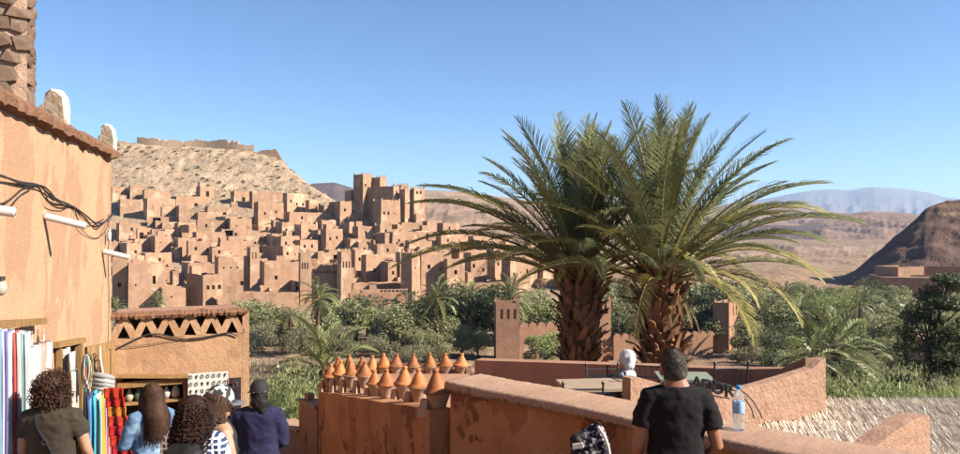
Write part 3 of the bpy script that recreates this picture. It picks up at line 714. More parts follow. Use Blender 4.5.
def frond_mesh(name, L, elev, bend, nl, lw, ll, mt, seed, droop=0.0, vee=0.5, mats2=None, start=.16, nr=12, side=0.0):
    """a feather leaf rising from the origin in the x,z plane: rib (second material) and paired leaflets"""
    g = np.random.default_rng(seed); ts = np.linspace(0, 1, 40)
    ang = R(elev)-R(bend)*ts**1.35; ds = L/39
    x = np.concatenate([[0], np.cumsum(np.cos(ang[:-1])*ds)]); z = np.concatenate([[0], np.cumsum(np.sin(ang[:-1])*ds)])
    yy = side*L*ts**2
    def cur(t): return np.stack([np.interp(t, ts, x), np.interp(t, ts, yy), np.interp(t, ts, z)], -1)
    def tan(t): a = np.interp(t, ts, ang); return np.stack([np.cos(a), np.zeros_like(a), np.sin(a)], -1), np.stack([-np.sin(a), np.zeros_like(a), np.cos(a)], -1)
    V = []; Q = []; MI = []
    # rib, flattened diamond section
    tt = np.linspace(0, 1, nr); c = cur(tt); T, N_ = tan(tt); w = L*.0105*(1.25-tt)**1.2*(1+1.3*np.exp(-tt*14))
    Yv = np.array([0, 1.0, 0])
    for i in range(nr):
        V += [c[i]+Yv*w[i], c[i]+N_[i]*w[i]*.7, c[i]-Yv*w[i], c[i]-N_[i]*w[i]*.7]
    for i in range(nr-1):
        for j in range(4): Q.append((4*i+j, 4*i+(j+1) % 4, 4*i+4+(j+1) % 4, 4*i+4+j)); MI.append(1)
    b = len(V)
    for sgn in (-1, 1):
        t = start+(1-start)*(np.arange(nl)+g.random(nl)*.7)/nl; t = np.clip(t, 0, .995)
        c = cur(t); T, N_ = tan(t)
        prof = np.sin(np.pi*np.clip((t-start)/(1-start)*.86+.12, 0, 1))**.55
        l = ll*prof*(.85+.3*g.random(nl)); fw = R(58)-R(30)*t+g.normal(0, .07, nl)
        v = vee*(.7+.6*g.random(nl))*(1-.3*t)
        d1 = T*np.cos(fw)[:, None]+(Yv*sgn)[None]*(np.sin(fw)*np.cos(v))[:, None]+N_*(np.sin(fw)*np.sin(v))[:, None]
        d2 = d1+np.array([0, 0, -1.0])*(droop+.12*g.random(nl))[:, None]; d2 /= np.linalg.norm(d2, axis=1)[:, None]
        wd = np.cross(d1, N_); wd /= np.linalg.norm(wd, axis=1)[:, None]; wd = wd*.6+N_*.5*sgn*0+np.cross(d1, wd)*.45
        ww = (lw*(.5+.5*prof))[:, None]
        p0 = c; p1 = c+d1*(l*.5)[:, None]; p2 = p1+d2*(l*.5)[:, None]
        for i in range(nl):
            V += [p0[i]-wd[i]*ww[i]*.5, p0[i]+wd[i]*ww[i]*.5, p1[i]+wd[i]*ww[i], p1[i]-wd[i]*ww[i], p2[i]+wd[i]*ww[i]*.12, p2[i]-wd[i]*ww[i]*.12]
            Q += [(b, b+1, b+2, b+3), (b+3, b+2, b+4, b+5)]; MI += [0, 0]; b += 6
    me = fast_mesh(name, np.array(V), np.array(Q), mt); me.materials.append(mats2 or M_RACH)
    me.polygons.foreach_set('material_index', MI); return me

def trunk_mesh(h, r0, r1, seed, lean=(0, 0), n=11):
    b = MB(); b.sm = True; g = random.Random(seed); pts = []; rad = []
    for i in range(n):
        t = i/(n-1); pts.append((lean[0]*t*t, lean[1]*t*t, -1+(h+1)*t)); rad.append((r0+(r1-r0)*t)*g.uniform(.93, 1.07))
    b.tube(pts, rad, 10); return b.mesh('trunk', mat('palm_trunk', (0.20,0.115,0.06), (0.10,0.055,0.03), scale=3, bump=.9, bscale=9, dist=.05))

# garden palms: shared leaf meshes, every leaf an object
MIDF = []
for q, (el, be) in enumerate(((80,50),(64,62),(48,72),(30,75),(12,70),(-10,55),(-38,30))):
    MIDF.append([frond_mesh('frond', 2.9, el, be, 20, .055, .62, M_PALM, 300+q*3+s, droop=.15, nr=6) for s in range(2)])
MIDF_DRY = [frond_mesh('frond', 2.5, -45, 25, 14, .05, .5, M_PALMD, 400, droop=.3, nr=6), frond_mesh('frond', 2.5, -62, 15, 14, .05, .5, M_PALMD, 401, droop=.3, nr=6)]
M_TR = [trunk_mesh(h, .27, .21, h) for h in (1, 3, 5, 7)]
def garden_palm(x, y, h, s=1.0, label=None, nf=30, lean=0, dry=4, z=None):
    z = gz(x, y) if z is None else z
    e = empty('date_palm', (x, y, z-.1), random.uniform(0, 6)); e.scale = (s, s, s)
    k = min(range(4), key=lambda i: abs((1, 3, 5, 7)[i]-h/s)); hh = (1, 3, 5, 7)[k]
    link_mesh('trunk', M_TR[k], e)
    for i in range(nf):
        lv = min(6, int(7*(i/nf)**.8)); me = MIDF[lv][i % 2]; sc_ = random.uniform(.85, 1.15)
        link_mesh('frond', me, e, (0, 0, hh-.05-.04*lv), (random.uniform(-.1, .1), random.uniform(-.08, .08), i*2.4+random.uniform(-.3, .3)), (sc_, sc_, sc_))
    for i in range(dry): link_mesh('frond', MIDF_DRY[i % 2], e, (0, 0, hh-.35), (0, 0, random.uniform(0, 6.28)))
    if label: tag(e, label, 'palm tree', 'date palms in the gardens')
    return e
def gp(px, pytop, D, h, s, label, **kw):
    """crown centre seen at row pytop"""
    x = (px-480)/F*D; zc = (HY-pytop)/F*D; z = zc-h
    return garden_palm(x, D, h, s, label, z=z, **kw)
gp(318,303,110,5,1.2,'date palm standing above the olives in front of the twin-tower mud gate',nf=34)
gp(290,311,118,3.0,.75,'small date palm beside the larger one in front of the twin-tower gate',nf=22)
gp(157,299,140,3,.9,'date palm against the low mud wall left of the village front rank'.replace(' left of',' beside'),nf=24)
gp(116,303,120,3,.8,'date palm whose crown shows beside the corner of the shop wall',nf=22)
gp(437,298,118,4,1.4,'date palm by the foot of the dark-sided watchtower',nf=30)
gp(469,288,124,6,1.5,'tall date palm with orange crown heart below the village',nf=34)
gp(511,286,120,6,1.5,'round-headed date palm behind the near garden tower',nf=34)
gp(492,290,146,5,.9,'slim date palm between two larger palms below the village',nf=22)
gp(540,290,138,6,1.0,'date palm showing behind the shaggy trunk',nf=24)
gp(784,297,150,6,1.25,'bushy date palm at the dark hill end of the grove',nf=32)
gp(771,307,128,5,1.1,'date palm in front of the bushy one in the grove',nf=30)
gp(800,308,130,4,1.1,'date palm between the grove palms and the pale trees',nf=28)
gp(760,300,160,5,.9,'distant date palm just behind the sunlit garden tower',nf=22)
gp(866,296,170,4,.9,'date palm just below the low outbuilding',nf=22)
gp(836,344,46,1.6,1.15,'broad low date palm arching behind the bright terrace wall',nf=36)
gp(812,352,38,1.0,.85,'young upright date palm behind the bright terrace wall tip',nf=20,dry=0)
gp(906,322,78,3,1.0,'date palm rising through the bright green bushes near the dark tree',nf=28)
gp(324,366,37,1.0,1.0,'big low date palm right behind the clay cone wall'.replace('right ',''),nf=36,dry=2)
gp(744,330,112,3,.7,'little date palm at the foot of the sunlit garden tower',nf=16)
gp(420,312,118,3,.8,'small date palm among the olives under the village',nf=20)
gp(860,306,120,4,.9,'date palm among the pale olives below the lodge',nf=20)

# groves: (kind, column, row of the crown top, distance, scale)
rt = random.Random(5)
def put(kind, px, D, s, dz=0): return tree(kind, (px-480)/F*D, D, s)
for px, D, k, s in [(258,128,'olive',1.15),(272,124,'olive',1.0),(246,132,'olive',1.1),(285,128,'dark',.8),(300,124,'olive',.9),(262,136,'dark',.9),(240,122,'grey',1.3),(262,116,'grey',1.2),(283,114,'grey',1.1),(300,116,'grey',1.2),
 (330,130,'green',1.0),(345,124,'olive',1.1),(338,118,'grey',1.0),(356,128,'dark',1.1),(368,134,'dark',1.0),(380,126,'olive',1.1),(398,118,'olive',1.25),(384,112,'grey',1.1),(408,124,'olive',1.15),(418,114,'olive',.9),
 (352,112,'grey',1.0),(368,114,'grey',.9),(432,128,'dark',1.25),(446,122,'olive',1.1),(456,132,'dark',1.4),(470,124,'dark',1.5),(484,130,'dark',1.3),(478,112,'olive',.8),(462,112,'olive',.85),(440,108,'olive',.85),(424,106,'grey',.9),(404,106,'grey',.9),
 (496,128,'olive',1.3),(512,124,'olive',1.1),(530,128,'green',1.2),(546,130,'olive',1.3),(562,128,'dark',1.1),(545,100,'green',.95),(610,130,'olive',1.4),(622,126,'olive',1.2),(634,134,'dark',1.5),(600,132,'dark',1.3),(618,118,'dark',1.0),
 (676,132,'olive',1.1),(690,126,'dark',1.3),(702,134,'olive',1.5),(714,128,'dark',1.5),(700,122,'olive',1.1),(684,140,'green',1.2),(728,136,'olive',1.5),(740,130,'dark',1.3),(752,126,'olive',1.4),(748,140,'olive',1.4),(764,120,'dark',1.1),(758,112,'olive',1.1),(772,108,'grey',1.1),(752,104,'grey',1.0),(738,106,'grey',.8)]:
    put(k, px, D, s*(1.28 if D > 115 else 1.0))
for i in range(100):       # the broad grove below the dark hill
    D = 75+ (i % 20)*5.6+rt.uniform(-2, 2); px = rt.uniform(776, 985)
    if D > 200: continue
    k = rt.choice(('olive','olive','green','green','dark','olive')) if D < 150 else rt.choice(('olive','green','dark'))
    if 845 < px < 895 and D < 90: continue
    put(k, px, D, rt.uniform(.85, 1.35)*(.75 if D < 100 else 1.0))
for i in range(34):        # far edge of the grove
    put(rt.choice(('olive','dark','green')), rt.uniform(560, 860), rt.uniform(150, 205), rt.uniform(.9, 1.3))
for i in range(14): put('grey', rt.uniform(780, 980), rt.uniform(56, 74), rt.uniform(.7, 1.0))
for i in range(10): put('olive', rt.uniform(770, 850), rt.uniform(56, 92), rt.uniform(.55, .8))

BANDS = [(0, 62, 'slope nearest the street'), (62, 100, 'near side of the garden'), (100, 116, 'before the garden wall'), (116, 128, 'front of the river grove'), (128, 150, 'middle of the river grove'), (150, 400, 'far edge of the river grove')]
grp = {}
for k, e, px, D in PLANTS:
    for bi, (a, b_, t) in enumerate(BANDS):
        if a <= D < b_: grp.setdefault((k, bi), []).append((px, e))
for (k, bi), lst in grp.items():
    lst.sort(key=lambda q: q[0])
    for i, (px, e) in enumerate(lst):
        tag(e, f"{KN[k][1]}, {BANDS[bi][2]}, {ordn(i)} from the shop wall", KN[k][2], {'olive': 'olive trees of the gardens', 'green': 'green leafy trees of the gardens', 'dark': 'dark trees of the gardens', 'grey': 'dry bushes on the garden edge'}[k])

# near bushes
M_TWIG = leaf_mat('twiggy_leaves', (0.31,0.345,0.14), (0.19,0.215,0.085))
nb1 = crown_mesh('foliage', 1.5, 2.7, 5200, .085, M_TWIG, 71, up=1.2, blade=.2, lobes=12, hollow=.3)
nb2 = crown_mesh('foliage', 1.3, 2.2, 5200, .08, M_TWIG, 72, up=1.2, blade=.22, lobes=12, hollow=.3)
stm = limb_mesh('stem', 2.0, 1.2, 5, limbs=7)
def bush(px, pytop, D, s, label, me=nb1, h=2.5):
    x = (px-480)/F*D; z = (HY-pytop)/F*D-h*s
    e = empty('reedy_bush', (x, D, z), random.uniform(0, 6), label, 'bush', 'leafy bushes beyond the terrace'); e.scale = (s, s, s)
    link_mesh('foliage', me, e); link_mesh('stem', stm, e); return e
bush(292,374,21,.95,'feathery green bush beyond the stepped wall with the diamond hole')
bush(278,392,19.5,.7,'lower feathery bush between the navy shirt woman and stepped wall')
bush(305,384,24,.8,'olive toned bush directly behind the clay cone wall corner',nb2)
for i, px in enumerate(range(822, 1010, 17)):
    bush(px, 384+rt.uniform(-4, 6), 20+rt.uniform(-2.5, 2.5), rt.uniform(.75, .95), f'feathery grey-green bush along the reed roof, {ordn(i)} from the bright wall tip', nb2 if i % 3 else nb1)
# the tall dark tree beside the frame
def dark_tree():
    D = 34; e = empty('dark_spreading_tree', P(925, 395, D), 0, 'tall very dark spreading tree beside the bright bushes', 'tree')
    g = np.random.default_rng(9); V = []
    cl = []
    for i in range(60):
        t = g.random(); a = g.random()*6.28; rr_ = (1.9*(1-t)**.6+.25)*g.random()**.5*(1.25 if math.cos(a) > 0 else 1)
        cl.append((math.cos(a)*rr_+.9*t+.25, math.sin(a)*rr_, .4+t*5.2, .28+.35*g.random()))
    for cx_, cy_, cz_, s in cl:
        n = 260; d = g.normal(size=(n, 3)); d /= np.linalg.norm(d, axis=1)[:, None]
        p = np.array([cx_, cy_, cz_])+d*s*np.array([1.35, 1.35, .6])*(g.random(n)**.4)[:, None]
        a = g.normal(size=(n, 3)); a /= np.linalg.norm(a, axis=1)[:, None]; b = np.cross(a, g.normal(size=(n, 3))); b /= np.linalg.norm(b, axis=1)[:, None]
        s_ = .075*(.6+.8*g.random(n))[:, None]
        V.append(np.stack([p-a*s_, p-b*s_*.5, p+a*s_, p+b*s_*.5], 1))
    V = np.concatenate(V).reshape(-1, 3)
    link_mesh('crown', fast_mesh('crown', V, np.arange(len(V)).reshape(-1, 4), M_DKGR), e)
    b = MB(); b.sm = True; b.tube([(0,0,-2),(.1,0,1.5),(.6,0,3.5),(1.1,0,5.3)], [.2,.16,.09,.03], 8)
    for i in range(12):
        q = cl[i*4]; b.tube([(.2,0,q[2]*.6),(q[0]*.6,q[1]*.6,q[2]*.85),(q[0],q[1],q[2])], [.07,.04,.015], 5)
    b.build('trunk', M_BARK, e)
    # dry grass in the gardens
dark_tree()
b = []; g = np.random.default_rng(4)
def grass(n, f, hgt, name, label, m):
    p = f(n); z = terrain(p[:, 0], p[:, 1])[0]; P0 = np.stack([p[:, 0], p[:, 1], z-.05], -1)
    a = np.stack([g.normal(size=n), g.normal(size=n), np.zeros(n)], -1); a /= np.linalg.norm(a, axis=1)[:, None]
    h = hgt*(.5+g.random(n))[:, None]; up = np.array([0, 0, 1.0])+.35*g.normal(size=(n, 3)); w = .12*h
    V = np.stack([P0-a*w, P0+a*w, P0+up*h+a*w*.2, P0+up*h-a*w*.2], 1).reshape(-1, 3)
    o = link_mesh(name, fast_mesh(name, V, np.arange(len(V)).reshape(-1, 4), m)); tag(o, label, kind='stuff')
def fr(n):
    D = g.uniform(40, 110, n); px = np.where(g.random(n) < .6, g.uniform(760, 1000, n), g.uniform(240, 330, n)); return np.stack([(px-480)/F*D, D], -1)
grass(9000, fr, .35, 'dry_grass', 'dry tufts of grass over the garden slopes', M_GREY)
# ------------------------------------------------------------------ the two great date palms
HERO = {}
def hero_leaf(el, be, seed, mt, droop, L=3.3, ll=.50, side=0.0):
    return frond_mesh('frond', L, el, be, 64, .0135, ll, mt, seed, droop=droop, vee=.55, start=.20, nr=14, side=side)
M_PALML = leaf_mat('palm_leaflets_light', (0.30,0.30,0.13), (0.17,0.18,0.075), sub=.25, rough=.4)
LV = [(88,18),(82,26),(76,32),(70,38),(64,44),(58,50),(52,54),(46,56),(40,58),(34,58),(26,56)]
for q, (el, be) in enumerate(LV):
    HERO[q] = [hero_leaf(el, be, 900+q*5+s, M_PALM if (q+s) % 3 else M_PALML, .12+.035*q+.1*s, L=3.2, ll=.50+.02*(q % 3), side=(-.07, .08, 0.02)[s]) for s in range(3)]
HEROY = [hero_leaf(el, be, 990+i, M_PALMY, .35, L=3.0) for i, (el, be) in enumerate(((52, 76), (34, 86), (18, 90), (4, 80)))]
HEROD = [frond_mesh('frond', 2.2, el, be, 34, .012, .34, M_PALMD, 970+i, droop=.6, nr=10) for i, (el, be) in enumerate(((-48, 34), (-66, 18)))]
bm_ = MB()
# a cut leaf base: flat tapering wedge with a ragged end
bm_.add([(-.085,0,-.02),(.085,0,-.02),(.07,.035,-.02),(-.07,.035,-.02),(-.055,-.11,.20),(.055,-.11,.20),(.05,-.075,.21),(-.05,-.075,.21),(-.03,-.20,.36),(.035,-.19,.33),(.03,-.165,.35),(-.028,-.175,.37)],
    [(0,1,5,4),(1,2,6,5),(2,3,7,6),(3,0,4,7),(4,5,9,8),(5,6,10,9),(6,7,11,10),(7,4,8,11),(8,9,10,11),(3,2,1,0)])
BOOT = [bm_.mesh('leaf_base', M_BOOT)]
bm_ = MB()
bm_.add([(-.07,0,-.02),(.09,0,-.02),(.07,.03,-.02),(-.06,.03,-.02),(-.03,-.13,.16),(.06,-.12,.17),(.055,-.09,.18),(-.03,-.10,.18),(.01,-.26,.24),(.05,-.25,.23),(.045,-.23,.25),(.012,-.24,.26)],
    [(0,1,5,4),(1,2,6,5),(2,3,7,6),(3,0,4,7),(4,5,9,8),(5,6,10,9),(6,7,11,10),(7,4,8,11),(8,9,10,11),(3,2,1,0)])
BOOT.append(bm_.mesh('leaf_base', M_BOOT))
def great_palm(c, r, h, label, seed, nf=86, s=1.0, custom=()):
    """c: heart of the crown"""
    g = random.Random(seed)
    e = empty('great_date_palm', (c.x, c.y, c.z-h), 0, label, 'palm tree', 'the two great date palms')
    b = MB(); b.sm = True
    pts = [(0, 0, -1)]+[(g.uniform(-.02, .02), g.uniform(-.02, .02), h*t) for t in (0, .2, .4, .6, .8, .9, 1.0)]
    b.tube(pts, [r*.8, r*.76, r*.74, r*.76, r*.8, r*.72, r*.52, r*.28], 14); b.build('trunk', MATS['palm_trunk'], e)
    k = 0; z = h-2.6
    while z < h-.12:                         # spiral of cut leaf bases
        t = (h-z)/2.6; rr = r*(.74 if t > .25 else .30+.44*t/.25)
        for q in range(13):
            a = k*2.39996; k += 1
            sc_ = .92*g.uniform(.6, 1.3)*(1.15 if t < .5 else 1.0)
            o = link_mesh('leaf_base', BOOT[k % 2], e, (math.sin(a)*rr*.97, -math.cos(a)*rr*.97, z+g.uniform(-.05, .05)), (g.uniform(-.45, .25)+(.15 if t < .3 else .0), g.uniform(-.35, .35), a+g.uniform(-.2, .2)), (sc_*1.1, sc_*(1.05 if t > .3 else .75), sc_*(1.0 if t > .3 else 1.3)))
        z += .115
    # fibre and ribs gathering into the crown
    for i in range(nf):
        t = (i+.5)/nf; lv = min(10, int(11*t**1.35)); a = i*2.39996+g.uniform(-.25, .25)
        s_ = s*g.uniform(.86, 1.1)*(1.0 if lv < 7 else .92)
        me = HERO[lv][g.randrange(3)]
        if lv >= 4 and g.random() < .16: me = HEROY[min(3, max(0, lv-4)//2)]
        rr = .06+.16*t
        link_mesh('frond', me, e, (math.cos(a)*rr, math.sin(a)*rr, h-.02-.36*t), (g.uniform(-.09, .09), g.uniform(-.05, .05), a), (s_, s_, s_))
    for a, lv, s_, yel in custom:
        s_ *= 1.24
        me = HEROY[min(3, lv)] if yel else HERO[lv][g.randrange(3)]
        link_mesh('frond', me, e, (math.cos(a)*.18, math.sin(a)*.18, h-.2), (0, 0, a), (s_, s_, s_))
    for i in range(5):
        a = g.uniform(0, 6.28)
        link_mesh('frond', HEROD[i % 2], e, (math.cos(a)*.22, math.sin(a)*.22, h-.42), (0, 0, a), (g.uniform(.3, .5),)*3)
    return e
great_palm(P(580, 264, 15.0), .45, 5.6, 'great date palm with dense dark crown and shaggy trunk, nearer the village', 21, s=.96,
    custom=[(3.05, 9, .92, 0), (3.25, 6, .95, 0), (2.95, 7, 1.0, 0), (3.4, 10, .98, 0), (-1.9, 1, .6, 1), (-2.6, 1, .7, 1)])
great_palm(P(661, 265, 14.0), .46, 5.4, 'great date palm with wide arching yellowish fronds, nearer the dark hill', 44, s=.94,
    custom=[(-.1, 8, .95, 0), (.12, 6, .95, 0), (-.25, 1, .80, 1), (.0, 0, .96, 1), (-.35, 2, .5, 1), (.2, 4, .98, 0), (-1.4, 1, .45, 1), (-2.3, 0, .6, 1), (.05, 9, .9, 0), (.3, 7, .9, 0), (-.5, 8, .62, 0)])
# ------------------------------------------------------------------ the street, the shop and the terrace
def weathered(name, c1, c2, c3, peel, scale=1.4, bump=0.5, bscale=28, s3=1.2, t3=0.62, dist=.02, streak=True, rough=.92, drip=0.0):
    """mud plaster: soft patches, vertical runs, peeled areas, fine pitting"""
    c1, c2, c3, peel = (tuple(x*ALBEDO for x in q) for q in (c1, c2, c3, peel))
    m, N, L, B = nodes_of(name); MATS[name] = m; B.inputs['Roughness'].default_value = rough; B.inputs['Specular IOR Level'].default_value = .15
    ge = N.new('ShaderNodeNewGeometry')
    def noise(s, d=6, st=None, r=.6):
        n = N.new('ShaderNodeTexNoise'); n.inputs['Scale'].default_value = s; n.inputs['Detail'].default_value = d; n.inputs['Roughness'].default_value = r
        if st:
            mp = N.new('ShaderNodeMapping'); mp.inputs['Scale'].default_value = st; L.new(ge.outputs['Position'], mp.inputs[0]); L.new(mp.outputs[0], n.inputs['Vector'])
        else: L.new(ge.outputs['Position'], n.inputs['Vector'])
        return n
    def ramp(fac, a, b, ca, cb):
        r = N.new('ShaderNodeValToRGB'); r.color_ramp.elements[0].position = a; r.color_ramp.elements[1].position = b
        r.color_ramp.elements[0].color = (*ca, 1); r.color_ramp.elements[1].color = (*cb, 1); L.new(fac, r.inputs[0]); return r.outputs[0]
    def mix(f, a, b, mode='MIX'):
        x = N.new('ShaderNodeMixRGB'); x.blend_type = mode
        for i, q in enumerate((f, a, b)):
            if hasattr(q, 'links') or hasattr(q, 'is_linked'): L.new(q, x.inputs[i])
            else: x.inputs[i].default_value = q if i == 0 else (*q, 1)
        return x.outputs[0]
    n1 = noise(scale, 7); out = ramp(n1.outputs['Fac'], .33, .67, c2, c1)
    if streak:
        n2 = noise(1.0, 3, (1.5, 1.5, .7)); f = ramp(n2.outputs['Fac'], .515, .535, (0, 0, 0), (1, 1, 1)); out = mix(mix(.75, (0, 0, 0), f), out, c3)
    if drip:
        nd = noise(3.0, 6, (2.6, 2.6, .35), .7); fd = ramp(nd.outputs['Fac'], .56, .66, (0, 0, 0), (1, 1, 1)); out = mix(mix(drip, (0, 0, 0), fd), out, tuple(x*.5 for x in c2))
    np_ = noise(s3, 9, None, .7); f3 = ramp(np_.outputs['Fac'], t3, t3+.012, (0, 0, 0), (1, 1, 1)); out = mix(f3, out, peel)
    nf = noise(bscale*1.7, 5); out = mix(.5, out, ramp(nf.outputs['Fac'], .3, .7, (.62, .62, .62), (1.25, 1.25, 1.25)), 'MULTIPLY')
    L.new(out, B.inputs['Base Color'])
    nb = noise(bscale, 8, None, .7); nb2 = noise(bscale*.14, 4)
    a = N.new('ShaderNodeMath'); a.operation = 'MULTIPLY_ADD'; a.inputs[1].default_value = 2.5; L.new(nb2.outputs['Fac'], a.inputs[0]); L.new(nb.outputs['Fac'], a.inputs[2])
    s = N.new('ShaderNodeMath'); s.operation = 'MULTIPLY_ADD'; s.inputs[1].default_value = -.5; L.new(f3, s.inputs[0]); L.new(a.outputs[0], s.inputs[2])
    bp = N.new('ShaderNodeBump'); bp.inputs['Strength'].default_value = bump; bp.inputs['Distance'].default_value = dist
    L.new(s.outputs[0], bp.inputs['Height']); L.new(bp.outputs[0], B.inputs['Normal'])
    return m
M_OCHRE = weathered('ochre_plaster', (0.66,0.40,0.245), (0.59,0.35,0.21), (0.47,0.28,0.175), (0.70,0.47,0.32), scale=.9, bump=.45, s3=.9, t3=.66)
M_STALL = weathered('stall_plaster', (0.58,0.36,0.215), (0.50,0.30,0.17), (0.44,0.26,0.15), (0.38,0.2,0.11), scale=1.6, bump=.6, s3=1.6, t3=.68)
M_RED = weathered('red_plaster', (0.74,0.37,0.19), (0.60,0.27,0.125), (0.50,0.22,0.105), (0.34,0.14,0.07), scale=2.0, bump=.6, s3=1.5, t3=.565, dist=.05, drip=.35)
M_CAP = weathered('wall_cap_plaster', (0.54,0.35,0.245), (0.46,0.285,0.195), (0.42,0.26,0.175), (0.38,0.22,0.15), scale=3, bump=.35, streak=False, s3=3, t3=.7)
M_TERR = weathered('terrace_plaster', (0.53,0.30,0.205), (0.46,0.255,0.17), (0.42,0.225,0.15), (0.3,0.14,0.09), scale=2, bump=.4, s3=2, t3=.66, drip=.25)
M_PINK = weathered('pink_stucco', (0.58,0.36,0.25), (0.50,0.30,0.20), (0.52,0.31,0.21), (0.62,0.42,0.31), scale=4, bump=1.0, bscale=22, streak=False, s3=5, t3=.72, dist=.03)
M_WOOD = mat('old_wood', (0.42,0.25,0.10), (0.26,0.145,0.06), scale=5, bump=.5, bscale=18, stretch=(6, 6, .6), rough=.75, var=.15)
M_WOODD = mat('dark_wood', (0.12,0.07,0.04), (0.07,0.04,0.025), scale=5, bump=.5, stretch=(6, 6, .6), rough=.75, var=.15)
M_PVC = plain('white_plastic', (0.80,0.78,0.73), rough=.35)
M_WIRE = plain('black_cable', (0.035,0.03,0.03), rough=.5)
M_IRON = plain('black_iron', (0.03,0.028,0.028), rough=.45, spec=.5)
M_BLACK = plain('black_cloth', (0.022,0.02,0.022), rough=.85)
M_LIME = mat('lime_wash', (0.74,0.68,0.58), (0.60,0.51,0.40), scale=6, bump=.6, bscale=20, c3=(0.42,0.29,0.2), s3=5, t3=.57)

# street surface under the walkers, following the slope
b = MB(); xs = [(-8, 5)]; ys = [-5, 0, 3, 6, 8, 10, 12, 15]
for y0, y1 in zip(ys[:-1], ys[1:]):
    z0 = gz(0, y0)+.03 if y0 > -4 else -.72; z1 = gz(0, y1)+.03
    b.quad((-8, y0, z0), (4.4, y0, z0), (4.4, y1, z1), (-8, y1, z1))
o = b.build('street', mat('street_dust', (0.38,0.24,0.15), (0.30,0.18,0.11), scale=2, bump=.5, dist=.03)); tag(o, 'dusty sloping street beside the shops', kind='structure')

# ---- ochre shop building on the street side
SL = math.atan2(.9593, -.282)
WALL = empty('ochre_shop', (-2.2, 0, 0), SL, 'big ochre plastered shop building with ragged roof edge along the street', 'building')
def onwall(px, py, off=0.0):
    """point of the shop wall seen at that place of the photograph, off metres out into the street (world)"""
    k = (px-480)/F; nx, ny = .9593, .282
    # points X = -2.2 + off*nx/… : plane shifted by off
    c = -2.2+off/.9593
    Y = c/(k+.29396); return Vector((k*Y, Y, (HY-py)/F*Y))
Wi = Matrix.Rotation(-SL, 4, 'Z') @ Matrix.Translation((2.2, 0, 0))
def wl(px, py, off=0.0): return Wi @ onwall(px, py, off)
ztop = 1.10; sfar = 10.07/.9593
d0 = wl(57, 346).x; d1 = wl(79, 346).x; zd = onwall(68, 344).z
b = MB()
holed(b, Matrix.Translation((-3.0, 0, 0)), sfar+3.0, ztop, [(3.0+(d0+d1)/2, -4.4, d1-d0, zd+4.4)], 0.0, step=2, z0=-4.6)
b.quad((sfar, 0, -4.6), (sfar, 4.2, -4.6), (sfar, 4.2, ztop), (sfar, 0, ztop))
b.quad((-3, 0, ztop), (sfar, 0, ztop), (sfar, 4.2, ztop), (-3, 4.2, ztop))
b.quad((-3, 4.2, -4.6), (-3, 4.2, ztop), (sfar, 4.2, ztop), (sfar, 4.2, -4.6)); b.quad((-3, 0, -4.6), (-3, 0, ztop), (-3, 4.2, ztop), (-3, 4.2, -4.6))
b.build('wall', M_OCHRE, WALL)
b = MB(); b.quad((d0, 0, -4.6), (d0, 1.6, -4.6), (d0, 1.6, zd), (d0, 0, zd)); b.quad((d1, 0, -4.6), (d1, 0, zd), (d1, 1.6, zd), (d1, 1.6, -4.6)); b.quad((d0, 0, zd), (d0, 1.6, zd), (d1, 1.6, zd), (d1, 0, zd)); b.quad((d0, 1.6, -4.6), (d1, 1.6, -4.6), (d1, 1.6, zd), (d0, 1.6, zd))
b.build('doorway', M_TERR, WALL)
# ragged mud roof edge
b = MB(); rr = random.Random(3); n = 150; vs = []
for i in range(n+1):
    s = -2.8+(sfar+.06+2.8)*i/n; out = .085+rr.uniform(-.02, .025); low = rr.uniform(.0, .035)+(.05 if rr.random() < .12 else 0)
    vs += [(s, .0, ztop-.07-low), (s, -out, ztop-.05-low*.6), (s, -out*1.06, ztop+.01+rr.uniform(-.01, .012)), (s, -.02, ztop+.075+rr.uniform(-.015, .02)), (s, .16, ztop+.05), (s, .2, ztop-.0)]
fs = [(6*i+j, 6*i+6+j, 6*i+7+j, 6*i+1+j) for i in range(n) for j in range(5)]+[(0, 1, 2, 3, 4, 5), tuple(6*n+j for j in (5, 4, 3, 2, 1, 0))]
b.add(vs, fs); b.build('roof_edge', mat('roof_edge_mud', (0.36,0.19,0.11), (0.20,0.10,0.06), scale=9, bump=1.0, bscale=30, dist=.03), WALL)
